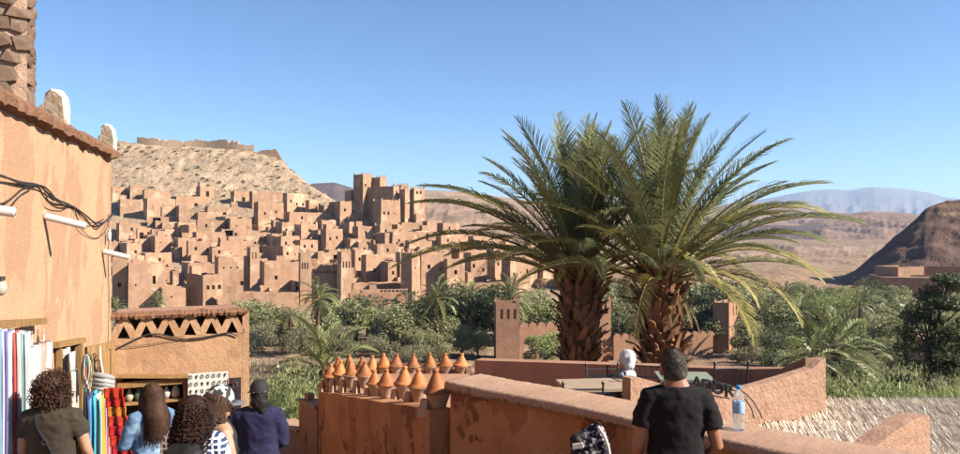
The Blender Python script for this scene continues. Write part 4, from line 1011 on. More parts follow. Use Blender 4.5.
def lime_merlon(px, pyb, hpx, wpx, off, label, seed):
    p = onwall(px, pyb, -.12); k = p.y/F; h = hpx*k; w = wpx*k; g = random.Random(seed)
    e = empty('lime_merlon', (p.x, p.y, ztop+.04), R(14), label, 'merlon', 'lime washed merlons on the shop roof')
    b = MB(); b.sm = False
    prof = [(-.5, -.05), (.5, -.05), (.48, .45), (.40, .80), (.22, .97), (-.05, 1.0), (-.24, .86), (-.30, .62), (-.44, .52), (-.5, .3)]
    k_ = len(prof); rings = []
    for y, s_ in ((-.36, .86), (-.2, 1.0), (.12, 1.0), (.36, .8)):
        rings.append([Vector((x*w*s_+g.uniform(-.01, .01), y*w*1.2, (z*h)*(1 if s_ > .9 else .93)+g.uniform(-.012, .012))) for x, z in prof])
    vs = [v for r_ in rings for v in r_]
    fs = [(r_*k_+i, r_*k_+(i+1) % k_, (r_+1)*k_+(i+1) % k_, (r_+1)*k_+i) for r_ in range(3) for i in range(k_)]+[tuple(range(k_-1, -1, -1)), tuple(3*k_+i for i in range(k_))]
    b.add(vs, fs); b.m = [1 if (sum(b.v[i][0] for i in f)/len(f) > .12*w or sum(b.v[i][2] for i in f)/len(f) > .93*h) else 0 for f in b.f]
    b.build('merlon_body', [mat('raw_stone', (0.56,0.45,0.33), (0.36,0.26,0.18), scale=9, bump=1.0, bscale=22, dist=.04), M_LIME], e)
    b = MB(); b.box((-w*.5-.07, -.1, 0), (-w*.5-.005, .06, h*.42)); b.build('slate_chip', M_TERR, e)
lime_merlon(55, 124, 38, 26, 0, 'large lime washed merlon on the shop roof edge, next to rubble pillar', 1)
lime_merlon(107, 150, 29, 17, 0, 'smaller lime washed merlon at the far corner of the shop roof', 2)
# rubble pillar on the roof
e = empty('rubble_pillar', (-5.25, 7.22, 1.08), R(31), 'tall rough stone and mud pillar rising from the shop roof', 'pillar')
M_RUB = mat('rubble_stone', (0.60,0.41,0.30), (0.42,0.27,0.19), scale=2, bump=1.0, bscale=14, dist=.06, var=.3, c3=(0.58,0.45,0.32), s3=1.4, t3=.58)
b = MB(); b.box((-.61, -.61, -.2), (.61, .61, 3.2)); b.build('core', mat('rubble_mortar', (0.62,0.43,0.31), (0.45,0.29,0.21), scale=5, bump=1.0, bscale=12, dist=.05), e)
stones = []
for q in range(5):
    g = random.Random(q+50); b = MB(); vs = []
    for x, y, z in ((-1,-1,-1),(1,-1,-1),(1,1,-1),(-1,1,-1),(-1,-1,1),(1,-1,1),(1,1,1),(-1,1,1)):
        vs.append((x*g.uniform(.6, 1.05), y*g.uniform(.6, 1), z*g.uniform(.6, 1.05)))
    vs.append((g.uniform(-.3, .3), -1.12, g.uniform(-.3, .3))); vs.append((1.3, g.uniform(-.3, .3), g.uniform(-.3, .3)))
    b.add(vs, ((0,3,2,1),(4,5,6,7),(0,1,8),(1,5,8),(5,4,8),(4,0,8),(1,2,9),(2,6,9),(6,5,9),(5,1,9),(2,3,7,6),(3,0,4,7)))
    stones.append(b.mesh('stone', M_RUB))
g = random.Random(8)
z = 0.0
while z < 3.1:
    hgt = g.uniform(.055, .11)
    for face in (0, 1):
        t = -.58
        while t < .58:
            w = g.uniform(.06, .13)
            pos = (t+w, -.60, z+hgt) if face == 0 else (.58, t+w, z+hgt)
            if t+w < .6: link_mesh('stone', stones[g.randrange(5)], e, pos, (g.uniform(-.15, .15), g.uniform(-.25, .25), (0 if face == 0 else math.pi/2)+g.uniform(-.2, .2)), (w*.94, g.uniform(.06, .095), hgt*.93))
            t += 2*w
    z += 2*hgt
# spouts
def spout(px, py, L, drop, label):
    a = onwall(px, py, -.05); n = Vector((.9593, .282, 0))
    e = empty('drain_spout', a, 0, label, 'drain pipe', 'white drain spouts on the shop wall')
    b = MB(); b.sm = True; r = .036
    q = [n*t+Vector((0, 0, -drop*t/L)) for t in (0, L*.5, L+.05)]
    b.tube(q, [r, r, r], 14, cap=False); b.tube([q[2], q[0]], [r*.82, r*.82], 14, cap=True); b.build('pipe', M_PVC, e)
    b = MB(); b.tube([n*.04, n*.07+Vector((0, 0, -.01))], [r*1.5, r*1.35], 12); b.build('mud_collar', M_OCHRE, e)
spout(38, 214.5, .37, .10, 'long white drain spout in the middle of the ochre wall')
spout(98, 250, .33, .09, 'white drain spout at the far corner of the ochre wall')
spout(-64, 202, .42, .06, 'white drain spout nearest the street end, below the cable bundle')
def wire(name, pts, r=.0065, off=.035, label=None, group='cables on the shop wall', P_=None, parent=None):
    q = P_ or [onwall(x, y, off+.02*math.sin(i*1.7)) for i, (x, y) in enumerate(pts)]
    # smooth the run
    out = []
    for i in range(len(q)-1):
        p0 = q[max(i-1, 0)]; p1 = q[i]; p2 = q[i+1]; p3 = q[min(i+2, len(q)-1)]
        for k in range(6):
            t = k/6; out.append(.5*((2*p1)+(-p0+p2)*t+(2*p0-5*p1+4*p2-p3)*t*t+(-p0+3*p1-3*p2+p3)*t*t*t))
    out.append(q[-1]); b = MB(); b.sm = True; b.tube(out, r, 6); o = b.build(name, M_WIRE, parent)
    if label: tag(o, label, 'cable', group)
    return o
wire('wall_cable', [(-30,172),(0,176),(20,182),(38,185),(48,193),(58,200),(70,205),(84,214),(96,223),(106,221),(113,213)], .010, label='thickest black cable draped along the ochre wall')
wire('wall_cable', [(-30,170),(0,175),(22,184),(40,186),(50,196),(62,204),(74,207),(88,217),(99,226),(108,219),(114,214)], .008, label='black cable twisted under the thickest one on the ochre wall')
wire('wall_cable', [(-30,205),(0,204),(12,198),(24,188),(36,185),(46,188),(56,199)], .008, label='black cable rising to meet the bundle on the ochre wall')
wire('wall_cable', [(-30,209),(0,207),(10,207),(20,196),(34,187)], .006, label='thin slack cable below the rising one on the ochre wall')
wire('wall_cable', [(44,190),(50,203),(62,209),(72,207),(84,220),(94,223),(104,219)], .005, label='thin cable sagging between the bundle clips on the ochre wall')
wire('wall_cable', [(74,206),(78,220),(84,232),(94,238),(103,234),(109,222),(112,215)], .005, label='thin cable hanging in a loop before the far corner of the ochre wall')
wire('wall_cable', [(108,214),(109,235),(108,260),(109,300),(108,345)], .005, label='cable running down the far corner of the ochre wall')
p = onwall(109, 235, .05); b = MB(); b.sm = True; b.lathe([(0.0,-.085),(.028,-.08),(.03,.03),(.012,.06),(.012,.085),(0,.085)], p, 10)
tag(b.build('insulator_bottle', M_PVC), 'small white plastic bottle hung on the cables at the wall corner', 'bottle')
p = onwall(1, 288, .12); e = empty('globe_lamp', p, 0, 'small round glass lamp fixed low on the ochre wall', 'lamp')
b = MB(); b.sm = True; b.ellipsoid((0, 0, 0), (.045, .045, .06), 16, 10); b.build('globe', plain('frosted_glass', (0.50,0.46,0.40), rough=.25), e)
b = MB(); b.tube([(0, 0, 0), (-.13, -.04, .05)], .012, 6); b.tube([(0,0,.06),(0,0,.09)], .03, 10); b.build('bracket', M_IRON, e)

# timber at the shop front
def beam(name, a, b_, w, h, label, m=M_WOOD, cat='beam', group='timbers of the shop front'):
    mb = MB(); a = Vector(a); b_ = Vector(b_); t = (b_-a); L = t.length; t.normalize(); up = Vector((0, 0, 1)) if abs(t.z) < .9 else Vector((.96, .28, 0)); s = t.cross(up).normalized(); u = s.cross(t)
    M = Matrix(((s.x, t.x, u.x, a.x), (s.y, t.y, u.y, a.y), (s.z, t.z, u.z, a.z), (0, 0, 0, 1)))
    n = 5; vs = []; rr = random.Random(int(abs(a.x*100)))
    for i in range(n+1):
        for x, z in ((-1, -1), (1, -1), (1, 1), (-1, 1)): vs.append(M @ Vector((x*w/2+rr.uniform(-.003, .003), L*i/n, z*h/2+rr.uniform(-.003, .003))))
    fs = [(4*i+j, 4*i+(j+1) % 4, 4*i+4+(j+1) % 4, 4*i+4+j) for i in range(n) for j in range(4)]+[(3, 2, 1, 0), (4*n, 4*n+1, 4*n+2, 4*n+3)]
    mb.add(vs, fs); o = mb.build(name, m); return tag(o, label, cat, group)
beam('awning_beam', onwall(-40, 328, .28), onwall(44, 321, .10), .05, .06, 'horizontal wooden beam that carries the striped scarves')
beam('door_post', onwall(59, 346, .04), onwall(61, 560, .04), .05, .05, 'wooden doorpost just behind the curly bob hairdo')
beam('door_post', onwall(79, 343, .05), onwall(80, 560, .05), .08, .07, 'thick wooden doorpost between the lace dresses and wooden door leaf')
beam('door_lintel', onwall(56, 345, .05), onwall(83, 340, .05), .07, .06, 'wooden lintel over the lace dresses')
e = empty('door_leaf', onwall(86, 500, .10), SL-.5, 'open wooden shop door leaf with a grey bundle hung on it', 'door')
zt = onwall(86, 347, .1).z-e.location.z
b = MB(); b.box((0, -.02, 0), (.07, .02, zt)); b.box((.38, -.02, 0), (.45, .02, zt)); b.box((.07, -.018, zt-.08), (.38, .018, zt)); b.box((.07, -.018, zt*.45), (.38, .018, zt*.45+.08)); b.build('door_frame', M_WOOD, e)
for i in range(3): b = MB(); b.box((.072+.103*i, -.008, .02), (.072+.103*i+.099, .008, zt-.09)); b.build('plank', M_WOOD, e)

def cloth(name, c, label, cat, a, b_, z0, z1, folds=3, amp=.02, th=.012, group=None, seed=0, n=None, taper=1.0, parent=None, hem=.02, swing=0.0):
    """hanging cloth with folds: from plan point a to b_, hem z0 to top z1, closed and thick"""
    g = random.Random(seed); a = Vector((a[0], a[1])); b_ = Vector((b_[0], b_[1])); t = b_-a; L = t.length; t.normalize(); nn = Vector((t.y, -t.x))
    nu = n or max(8, folds*6); nv = 9; ph = g.uniform(0, 6); vs = []
    for side in (0, 1):
        for j in range(nv+1):
            v = j/nv; z = z1+(z0-z1)*v; wsc = 1+(taper-1)*v
            for i in range(nu+1):
                u = i/nu; s = (u-.5)*L*wsc+.5*L
                w = amp*math.sin(u*folds*6.28+ph+.5*math.sin(v*2.5+ph))*(.5+.7*v)+swing*v+.2*amp*math.sin(v*7+u*9)
                q = a+t*s+nn*(w+(th if side else 0))
                vs.append((q.x, q.y, z+(hem*math.sin(u*5+ph) if j == nv else 0)))
    W = nu+1; o = W*(nv+1); fs = []
    for j in range(nv):
        for i in range(nu):
            k = j*W+i; fs.append((k, k+W, k+W+1, k+1)); fs.append((o+k, o+k+1, o+k+W+1, o+k+W))
    for i in range(nu): fs += [(i, i+1, o+i+1, o+i), (nv*W+i, o+nv*W+i, o+nv*W+i+1, nv*W+i+1)]
    for j in range(nv): fs += [(j*W, o+j*W, o+(j+1)*W, (j+1)*W), (j*W+nu, (j+1)*W+nu, o+(j+1)*W+nu, o+j*W+nu)]
    m = MB(); m.sm = True; m.add(vs, fs); ob = m.build(name, c, parent)
    if parent is None: tag(ob, label, cat, group)
    return ob
def fab(name, c, c2=None, scale=9, **k): return mat('cloth_'+name, c, c2 or tuple(x*.8 for x in c), scale=scale, bump=.25, bscale=80, rough=.9, dist=.004, **k)
SC = [('slate', (.34,.40,.48)), ('white', (.66,.65,.63)), ('blue', (.22,.36,.60)), ('white', (.80,.80,.80)), ('indigo', (.13,.13,.36)), ('violet', (.28,.24,.46)), ('ivory', (.80,.76,.70)), ('crimson', (.58,.10,.10)), ('rose', (.72,.50,.46)), ('white', (.8,.8,.8)), ('teal', (.25,.42,.43)), ('silver', (.58,.60,.60))]
for i, (nm, c) in enumerate(SC):
    px = -9+i*3.0; a = onwall(px, 332, .30); b2 = onwall(px+3.3, 332, .26)
    cloth('hanging_scarf', fab(nm, c), f'{nm} hanging scarf, {ordn(i)} along the wooden beam from the photographer', 'scarf', a, b2, -2.3-.1*(i % 3), onwall(px, 331+.3*i, .3).z, folds=1, amp=.018, th=.014, seed=i, group='striped scarves hanging from the beam', taper=1.25)
GA = [(20, 346, (.70,.69,.67), 'white', .34), (26, 344, (.72,.70,.68), 'ivory', .36), (32, 342, (.76,.74,.72), 'offwhite', .33), (38, 340, (.72,.42,.34), 'salmon', .36), (44, 339, (.70,.68,.66), 'white', .34)]
for i, (px, py, c, nm, w) in enumerate(GA):
    w = w*.62; p = onwall(px, py, .22); e = empty('hanging_garment', p, R(-62), f'{nm} sleeveless garment on hanger, {ordn(i)} from the scarves towards the doorway', 'garment', 'garments on hangers by the doorway')
    b = MB(); pts = [(0,0,.09),(.015,0,.075),(0,0,.055),(0,0,.03)]; b.tube(pts, .003, 5); b.tube([(-w*.42,0,-.04),(0,0,.03),(w*.42,0,-.04)], .006, 6); b.build('hanger', M_IRON if i % 2 else M_PVC, e)
    b = MB(); b.sm = True; vs = []; prof = [(-.02,.20),(-.05,.5),(-.12,.50),(-.24,.40),(-.45,.40),(-.75,.46),(-1.05,.55)]
    nn = 14
    for z, ww in prof:
        for j in range(nn):
            an = 6.283*j/nn; vs.append((math.cos(an)*ww*w, math.sin(an)*.045*(1+.5*math.sin(j*2.1+z*6)), z))
    fs = [(k*nn+j, k*nn+(j+1) % nn, (k+1)*nn+(j+1) % nn, (k+1)*nn+j) for k in range(len(prof)-1) for j in range(nn)]+[tuple(range(nn)), tuple((len(prof)-1)*nn+j for j in range(nn-1, -1, -1))]
    b.add(vs, fs); b.build('garment_body', fab(nm+'_linen', c), e)
for i, (px, py, c, nm) in enumerate([(66, 350, (.66,.60,.50), 'cream lace'), (70, 352, (.74,.72,.68), 'white lace'), (74, 366, (.70,.66,.60), 'pale beaded')]):
    cloth('lace_dress', fab('lace'+str(i), c, tuple(x*.45 for x in c), scale=26), f'{nm} dress hanging in the dark shop doorway', 'dress', onwall(px-2.5, py, .06+.05*i), onwall(px+2.5, py, .06+.05*i), -2.7, onwall(px, py, .1).z, folds=2, amp=.03, seed=20+i, group='lace dresses in the doorway')
CS = [('black',(.03,.03,.035)),('navy',(.06,.10,.28)),('azure',(.10,.38,.62)),('turquoise',(.08,.46,.58)),('snow',(.8,.8,.8)),('aqua',(.2,.55,.65)),('amber',(.72,.40,.06)),('lilac',(.50,.34,.55)),('rust',(.55,.16,.06))]
for i, (nm, c) in enumerate(CS):
    px = 83.5+i*2.9; a = onwall(px, 400, .50); b2 = onwall(px+3.2, 400, .46)
    cloth('hanging_shawl', fab('s'+nm, c, None, 22), f'{nm} shawl hanging below the door leaf, {ordn(i)} from the doorpost', 'shawl', a, b2, -2.75, onwall(px, 396+(i % 3)*2, .5).z, folds=1, amp=.02, seed=40+i, group='shawls below the door leaf', th=.016)
# grey-white bundle of turbans, red blanket, knitted strips
e = empty('turban_bundle', onwall(103, 386, .42), 0, 'bundle of folded grey and white turban cloth hung on the door leaf', 'cloth bundle'); 
for i in range(6):
    b = MB(); b.sm = True; b.tube([(-.13+.01*i,0,.10-.045*i),(-.05,-.05,.125-.045*i),(.05,-.05,.115-.045*i),(.12,0,.085-.045*i)], [.02,.034,.034,.02], 8); b.build('fold', fab('turban'+str(i % 2), (.62,.60,.56) if i % 2 else (.40,.40,.40), None, 20), e)
b = MB(); b.tube([(0,0,.12),(-.03,0,.3),(-.05,.03,.42)], .012, 6); b.build('tie', fab('turban1', (.62,.60,.56)), e)
b = MB()
e = empty('red_blanket', onwall(105, 388, .6), 0, 'striped red and orange blanket hanging from the door leaf', 'blanket')
q0 = onwall(105, 388, .6); q1 = q0+Vector((.17, .02, 0)); cols_ = [(.62,.05,.02), (.58,.03,.02), (.70,.22,.03), (.60,.05,.03), (.50,.02,.03), (.62,.04,.02), (.45,.02,.03), (.66,.12,.02), (.60,.03,.02), (.52,.02,.03), (.70,.24,.04), (.56,.03,.02)]
for i, c in enumerate(cols_):
    dx = .012*i; a = Vector((q0.x+dx-e.location.x, q0.y-e.location.y+.01*math.sin(i))); bb = Vector((q1.x+dx*1.2-e.location.x, q1.y-e.location.y))
    cloth('stripe_band', fab('band'+str(i), c, tuple(x*.55 for x in c), 40), '', '', a, bb, -.092*(i+1), -.092*i+.001, folds=2, amp=.012, th=.016, parent=e, hem=0, seed=1)
KC = [('magenta',(.62,.04,.25)),('orange',(.80,.25,.02)),('violet',(.28,.06,.35)),('pink',(.78,.20,.30)),('gold',(.8,.45,.05)),('scarlet',(.68,.03,.03))]
for i, (nm, c) in enumerate(KC):
    px = 113+i*1.3; py = 396+i*6; a = onwall(px, py, .52); a2 = onwall(px+4.5, py, .48)
    cloth('knitted_strip', fab('k'+nm, c, None, 30), f'{nm} knitted strip beside the red blanket, {ordn(i)} outward', 'textile', a, a2, a.z-.55, a.z, folds=2, amp=.03, seed=60+i, group='knitted strips beside the blanket', th=.02)

g = random.Random(77)
for i in range(12):
    px = 84+i*1.35; py = 352+g.uniform(0, 16); c = onwall(px, py, .30+.02*(i % 3)); L = g.uniform(.14, .34); w = g.uniform(.018, .035); cc = g.choice(((.65,.10,.06),(.10,.30,.34),(.75,.70,.62),(.60,.36,.08),(.08,.08,.10),(.30,.12,.08)))
    b = MB(); b.sm = True; b.tube([(w*math.sin(t), 0, -L/2+L/2*math.cos(t)) for t in np.linspace(0, 6.28, 15)], .007, 5); b.ellipsoid((0, 0, -L-.02), (.014, .010, .026), 8, 5)
    o = b.build('hanging_necklace', fab('bead%d%d' % (int(cc[0]*100), int(cc[1]*100)), cc, tuple(q*.4 for q in cc), 60), None, c); tag(o, f'beaded necklace with pendant on the open door leaf, {ordn(i)} from the doorpost', 'necklace', 'necklaces on the door leaf')
# ---- the stall with the pierced parapet
SR = math.atan2(.4, .92); S0 = Vector((-5.16, 10.1, 0)); sw = 1.74
STALL = empty('pottery_stall', S0, SR, 'low ochre stall with triangle pierced parapet beyond the shop', 'building')
ct, st = math.cos(SR), math.sin(SR)
def onstall(px, py, off=0.0):
    """local point on the stall front"""
    k = (px-480)/F; ox, oy = S0.x+off*st, S0.y-off*ct
    s = (k*oy-ox)/(ct-k*st); Y = oy+st*s; return Vector((s, -off, (HY-py)/F*Y))
zp1 = -1.17; zp0 = onstall(180, 336).z; zl = onstall(150, 377).z; o0 = onstall(117, 380).x; o1 = onstall(187, 380).x
b = MB()
holed(b, Matrix.Identity(4), sw, zp0, [((o0+o1)/2, -4.4, o1-o0, zl+4.4)], 0, z0=-4.6)
b.quad((sw, 0, -4.6), (sw, 2.2, -4.6), (sw, 2.2, zp0), (sw, 0, zp0)); b.quad((-.2, 0, zp0), (sw, 0, zp0), (sw, .14, zp0), (-.2, .14, zp0)); b.quad((0, .14, zp0), (sw, .14, zp0), (sw, 2.2, zp0-.25), (0, 2.2, zp0-.25)); b.quad((0, 2.2, -4.6), (0, 2.2, zp0), (sw, 2.2, zp0), (sw, 2.2, -4.6))
b.build('wall', M_STALL, STALL)
b = MB()
for (x, y) in ((o0, 0), (o1, 0)): b.quad((x, 0, -4.6), (x, .55, -4.6), (x, .55, zl), (x, 0, zl))
b.quad((o0, 0, zl), (o0, .55, zl), (o1, .55, zl), (o1, 0, zl)); b.quad((o0, .55, -4.6), (o1, .55, -4.6), (o1, .55, zl), (o0, .55, zl)); b.build('recess', M_TERR, STALL)
# zigzag parapet
b = MB(); h = zp1-.04-zp0; nt = 6; stp = sw/nt
for i in range(nt+1):
    x = i*stp
    for sg in (1, -1):
        if 0 <= x+sg*stp/2 <= sw+.01: b.prism([(x-.055, zp0-.01), (x+.055, zp0-.01), (x+sg*stp/2+.05, zp0+h*.99), (x+sg*stp/2-.05, zp0+h*.99)], .0+(.003 if sg > 0 else 0), .13)
b.build('pierced_parapet', M_STALL, STALL)
b = MB(); vs = []; n = 60; rr = random.Random(6)
for i in range(n+1):
    x = -.05+(sw+.12)*i/n; d = rr.uniform(-.012, .012)
    vs += [(x, -.05+d, zp1-.055+rr.uniform(-.018, .008)), (x, -.07+d, zp1-.02), (x, -.04, zp1+.03+rr.uniform(-.012, .014)), (x, .17, zp1+.02+rr.uniform(-.01, .012)), (x, .19, zp1-.05)]
b.add(vs, [(5*i+j, 5*i+5+j, 5*i+6+j, 5*i+1+j) for i in range(n) for j in range(4)]+[(5*i+4, 5*i+9, 5*i+5, 5*i) for i in range(n)]+[(0, 1, 2, 3, 4), tuple(5*n+j for j in (4, 3, 2, 1, 0))])
b.build('coping', MATS['roof_edge_mud'], STALL)
b = MB(); b.box((0, .9, zp0-.3), (sw, 1.1, zp1-.12)); b.build('inner_wall', M_STALL, STALL)
b = MB(); b.box((0, .135, zp1-.07), (sw, 1.3, zp1-.035)); b.build('roof', M_TERR, STALL)  # slab added to shade the space behind the pierced parapet
b = MB(); b.box((sw+.003, -.0, -4.6), (sw+.10, 1.0, zp1-.06)); b.build('corner_pier', M_STALL, STALL)
def SW(v): return Matrix.Translation(S0) @ Matrix.Rotation(SR, 4, 'Z') @ Vector(v)
beam('stall_lintel', SW(onstall(112, 376, .05)), SW(onstall(189, 376, .05)), .09, .045, 'wooden lintel above the pottery shelves')
# wall cables of the stall
for pts, lb, r in (([(108,352),(116,349),(130,342),(146,335),(158,334),(172,337),(186,339),(202,338),(216,335),(228,333),(238,336)], 'thick black cable drooping across the pierced stall front', .011), ([(108,345),(125,347),(145,345),(170,341),(200,337),(232,333)], 'thin cable stretched along the stall front behind the thick one', .004)):
    wire('stall_cable', None, r, P_=[SW(onstall(x, y, .03)) for x, y in pts], label=lb, group='cables on the stall front')
# shelves
SH = empty('pottery_shelf', SW((o0, .12, -4.2)), SR, 'wooden shelf unit full of pottery in the stall front', 'shelf')
ww = o1-o0; zb = 4.2
def lz(py): return onstall(150, py).z+zb
b = MB(); b.box((.01, -.10, 0), (.05, .30, lz(378))); b.build('side_board', M_WOOD, SH); b = MB(); b.box((ww-.05, -.10, 0), (ww-.01, .30, lz(378))); b.build('side_board', M_WOOD, SH)
shelves = [402, 422, 441, 460]
for py in shelves: b = MB(); b.box((.05, -.10, lz(py)-.03), (ww-.05, .28, lz(py))); b.build('shelf_board', M_WOOD, SH)
b = MB(); b.box((.0, -.14, lz(386)), (ww, -.10, lz(380))); b.build('front_rail', M_WOOD, SH)
b = MB(); b.box((.05, .28, 0), (ww-.05, .30, lz(379))); b.build('back_board', M_WOODD, SH)
VP = {'vase': [(0,0),(.028,0),(.052,.05),(.056,.09),(.03,.135),(.017,.16),(.024,.185),(.0,.18)], 'jug': [(0,0),(.04,0),(.062,.05),(.064,.10),(.04,.15),(.03,.165),(.036,.185),(0,.18)], 'bowl': [(0,0),(.03,0),(.055,.035),(.065,.075),(.06,.078),(.0,.03)], 'jar': [(0,0),(.035,0),(.04,.07),(.036,.10),(.02,.115),(.008,.135),(0,.14)]}
PC = {'green': (.10,.20,.13), 'cream': (.66,.58,.44), 'blue': (.08,.16,.36), 'brown': (.30,.14,.07), 'black': (.03,.03,.03), 'turquoise': (.12,.38,.38), 'white': (.72,.70,.66)}
k = 0
LAY = [(402, [('vase','cream'),('jug','green'),('vase','green'),('jug','turquoise'),('vase','white'),('jug','cream')]), (422, [('jar','black'),('jar','white'),('bowl','blue'),('jar','brown'),('bowl','green'),('jar','black'),('jar','cream')]), (441, [('bowl','turquoise'),('jar','cream'),('bowl','brown'),('jar','white'),('jar','black'),('bowl','cream')])]
for py, lst in LAY:
    for i, (sh, cn) in enumerate(lst):
        x = .09+(ww-.18)*(i+.5)/len(lst); p = SW((o0+x, .12+.02, lz(py)-zb+.002)); m = mat('glaze_'+cn, PC[cn], tuple(q*.6 for q in PC[cn]), scale=14, bump=.05, rough=.25, spec=.5)
        b = MB(); b.sm = True; b.lathe(VP[sh], (0, 0, 0), 16); o = b.build('pottery_'+sh, m, None, p); s_ = 1.0 if py == 402 else .78; o.scale = (s_, s_, s_)
        tag(o, f'{cn} glazed {sh} on the {["top", "second", "third"][[402,422,441].index(py)]} pottery shelf, {ordn(i)} from the shop wall', sh if sh != 'jug' else 'jug', 'pottery on the stall shelf')
# jewellery board and dark carpet strip
JB = empty('jewellery_board', SW(onstall(188, 440, .09)), SR, 'white board hung with rows of dark silver jewellery on the stall', 'display board')
x1_ = onstall(228, 400, .09).x-onstall(188, 400, .09).x; zh = onstall(205, 373, .09).z-onstall(188, 440, .09).z
b = MB(); b.box((0, 0, 0), (x1_, .03, zh)); b.build('board', plain('white_board', (.74,.72,.68)), JB)
om = []
for q in range(3):
    b = MB(); b.sm = True
    if q == 0: b.tube([(.022*math.cos(a), 0, .03*math.sin(a)) for a in np.linspace(0, 6.0, 12)], .005, 5)
    if q == 1: b.tube([(-.02,0,.035),(-.014,0,0),(0,0,-.014),(.014,0,0),(.02,0,.035)], .005, 5); b.ellipsoid((0,0,-.024), (.012,.006,.014), 8, 5)
    if q == 2: b.ellipsoid((0,0,.01), (.016,.007,.022), 8, 5); b.tube([(0,0,-.01),(0,0,-.035)], .006, 5)
    om.append(b.mesh('ornament', mat('tarnished_silver', (.10,.09,.08), (.05,.045,.04), scale=20, bump=.1, rough=.4, metal=.4)))
rr = random.Random(2)
for r_ in range(9):
    for c_ in range(7): link_mesh('ornament', om[rr.randrange(3)], JB, ((c_+.5)*x1_/7, -.012, zh*(r_+.6)/9), (0, rr.uniform(-.2, .2), 0), (.85, 1, .85))
pp = SW(onstall(229, 378, .10)); pq = SW(onstall(241, 378, .10)); e0 = cloth('dark_carpet', fab('carpet', (.035,.02,.03), (.015,.01,.015), 30), 'dark carpet with hanging rings on the stall corner', 'carpet', pp, pq, -3.9, pp.z, folds=1, amp=.012, th=.02)
for i in range(4):
    b = MB(); b.sm = True; zz = -2.25-.28*i; b.tube([(.035*math.cos(a), 0, zz+.05*math.sin(a)) for a in np.linspace(0, 6.28, 16)], .005, 5); o = b.build('brass_ring', mat('brass', (.35,.22,.08), None, scale=9, bump=.1, rough=.35, metal=.8), None, (((pp+pq)/2).x+.02, ((pp+pq)/2).y-.06, 0)); tag(o, f'brass ring hung on the dark carpet, {ordn(i)} from its top', 'ring', 'brass rings on the carpet')

# ---- street parapet with its broad cap
def catmull(pts, n=6):
    out = []
    for i in range(len(pts)-1):
        p0 = Vector(pts[max(i-1, 0)]); p1 = Vector(pts[i]); p2 = Vector(pts[i+1]); p3 = Vector(pts[min(i+2, len(pts)-1)])
        for k in range(n):
            t = k/n; out.append(.5*((2*p1)+(-p0+p2)*t+(2*p0-5*p1+4*p2-p3)*t*t+(-p0+3*p1-3*p2+p3)*t*t*t))
    out.append(Vector(pts[-1])); return out
front = catmull([(-.33,7.02),(0,6.70),(.44,6.33),(.83,5.97),(1.23,5.54),(1.715,5.06),(2.0,4.78),(2.6,4.33),(3.4,3.8),(4.4,3.25)], 8)
PAR = empty('street_parapet', (1.2, 5.4, -2.7), 0, 'thick red plaster parapet with broad rounded cap along the street', 'wall'); inv = PAR.matrix_basis.inverted() if False else None
PAR.location = (0, 0, 0)
def offset(pts, d):
    out = []
    for i, p in enumerate(pts):
        a = pts[max(i-1, 0)]; c = pts[min(i+1, len(pts)-1)]; t = (c-a).normalized(); out.append(p+Vector((-t.y, t.x))*d)
    return out
def sweep(mb, pts, prof, jit=None, seed=1):
    """profile of (inward offset, z) swept along the plan points; closed section with end caps"""
    g = random.Random(seed); k = len(prof); vs = []; rows_ = [offset(pts, d) for d, z in prof]
    for i in range(len(pts)):
        for j, (d, z) in enumerate(prof):
            q = rows_[j][i]; jj = jit[j] if jit else 0; vs.append((q.x+g.uniform(-jj, jj)*.5, q.y+g.uniform(-jj, jj)*.5, z+g.uniform(-jj, jj)))
    n = len(pts)
    mb.add(vs, [(i*k+j, (i+1)*k+j, (i+1)*k+(j+1) % k, i*k+(j+1) % k) for i in range(n-1) for j in range(k)]+[tuple(range(k)), tuple((n-1)*k+j for j in range(k-1, -1, -1))])
b = MB(); sweep(b, front, [(.06, -3.6), (.055, -1.53), (.44, -1.53), (.44, -3.6)]); b.build('wall', M_RED, PAR)
fr2 = catmull([tuple(p) for p in front], 3)
b = MB(); b.sm = True; sweep(b, fr2, [(.05, -1.537), (-.02, -1.528), (-.024, -1.495), (-.012, -1.458), (.012, -1.450), (.49, -1.450), (.51, -1.46), (.50, -1.54)], [.0, .018, .006, .003, .003, .003, .004, .0], 3); b.build('cap', M_CAP, PAR)

# ---- wall with the clay cone pots
wl0 = Vector((-.50, 7.12)); wl1 = Vector((-2.68, 11.95))
CW = empty('cone_pot_wall', (0, 0, 0), 0, 'red plaster wall sloping down the street below the clay cone pots', 'wall')
pts = [wl0.lerp(wl1, t) for t in np.linspace(0, 1, 14)][::-1]; b = MB()
vs = []
for i, p in enumerate(pts):
    t = 1-i/13; zt = -1.76+(-2.64+1.76)*t+random.uniform(-.008, .008); q = p+Vector((.907, .42))*.24
    vs += [(p.x, p.y, -4.6), (p.x, p.y, zt), (q.x, q.y, zt), (q.x, q.y, -4.6)]
b.add(vs, [(4*i+j, 4*i+4+j, 4*i+5+j, 4*i+1+j) for i in range(13) for j in range(3)]+[(0, 1, 2, 3), (55, 54, 53, 52)])
b.build('front_wall', M_RED, CW)
bp0 = Vector((-2.62, 12.25)); bp1 = Vector((-.15, 11.95)); b = MB(); vs = []
for t in (0, 1):
    p = bp0.lerp(bp1, t); vs += [(p.x, p.y, -4.6), (p.x, p.y, -2.47), (p.x+.03, p.y+.24, -2.47), (p.x+.03, p.y+.24, -4.6)]
b.add(vs, [(0,4,5,1),(1,5,6,2),(2,6,7,3),(0,1,2,3),(7,6,5,4)]); b.build('back_wall', M_PINK, CW)
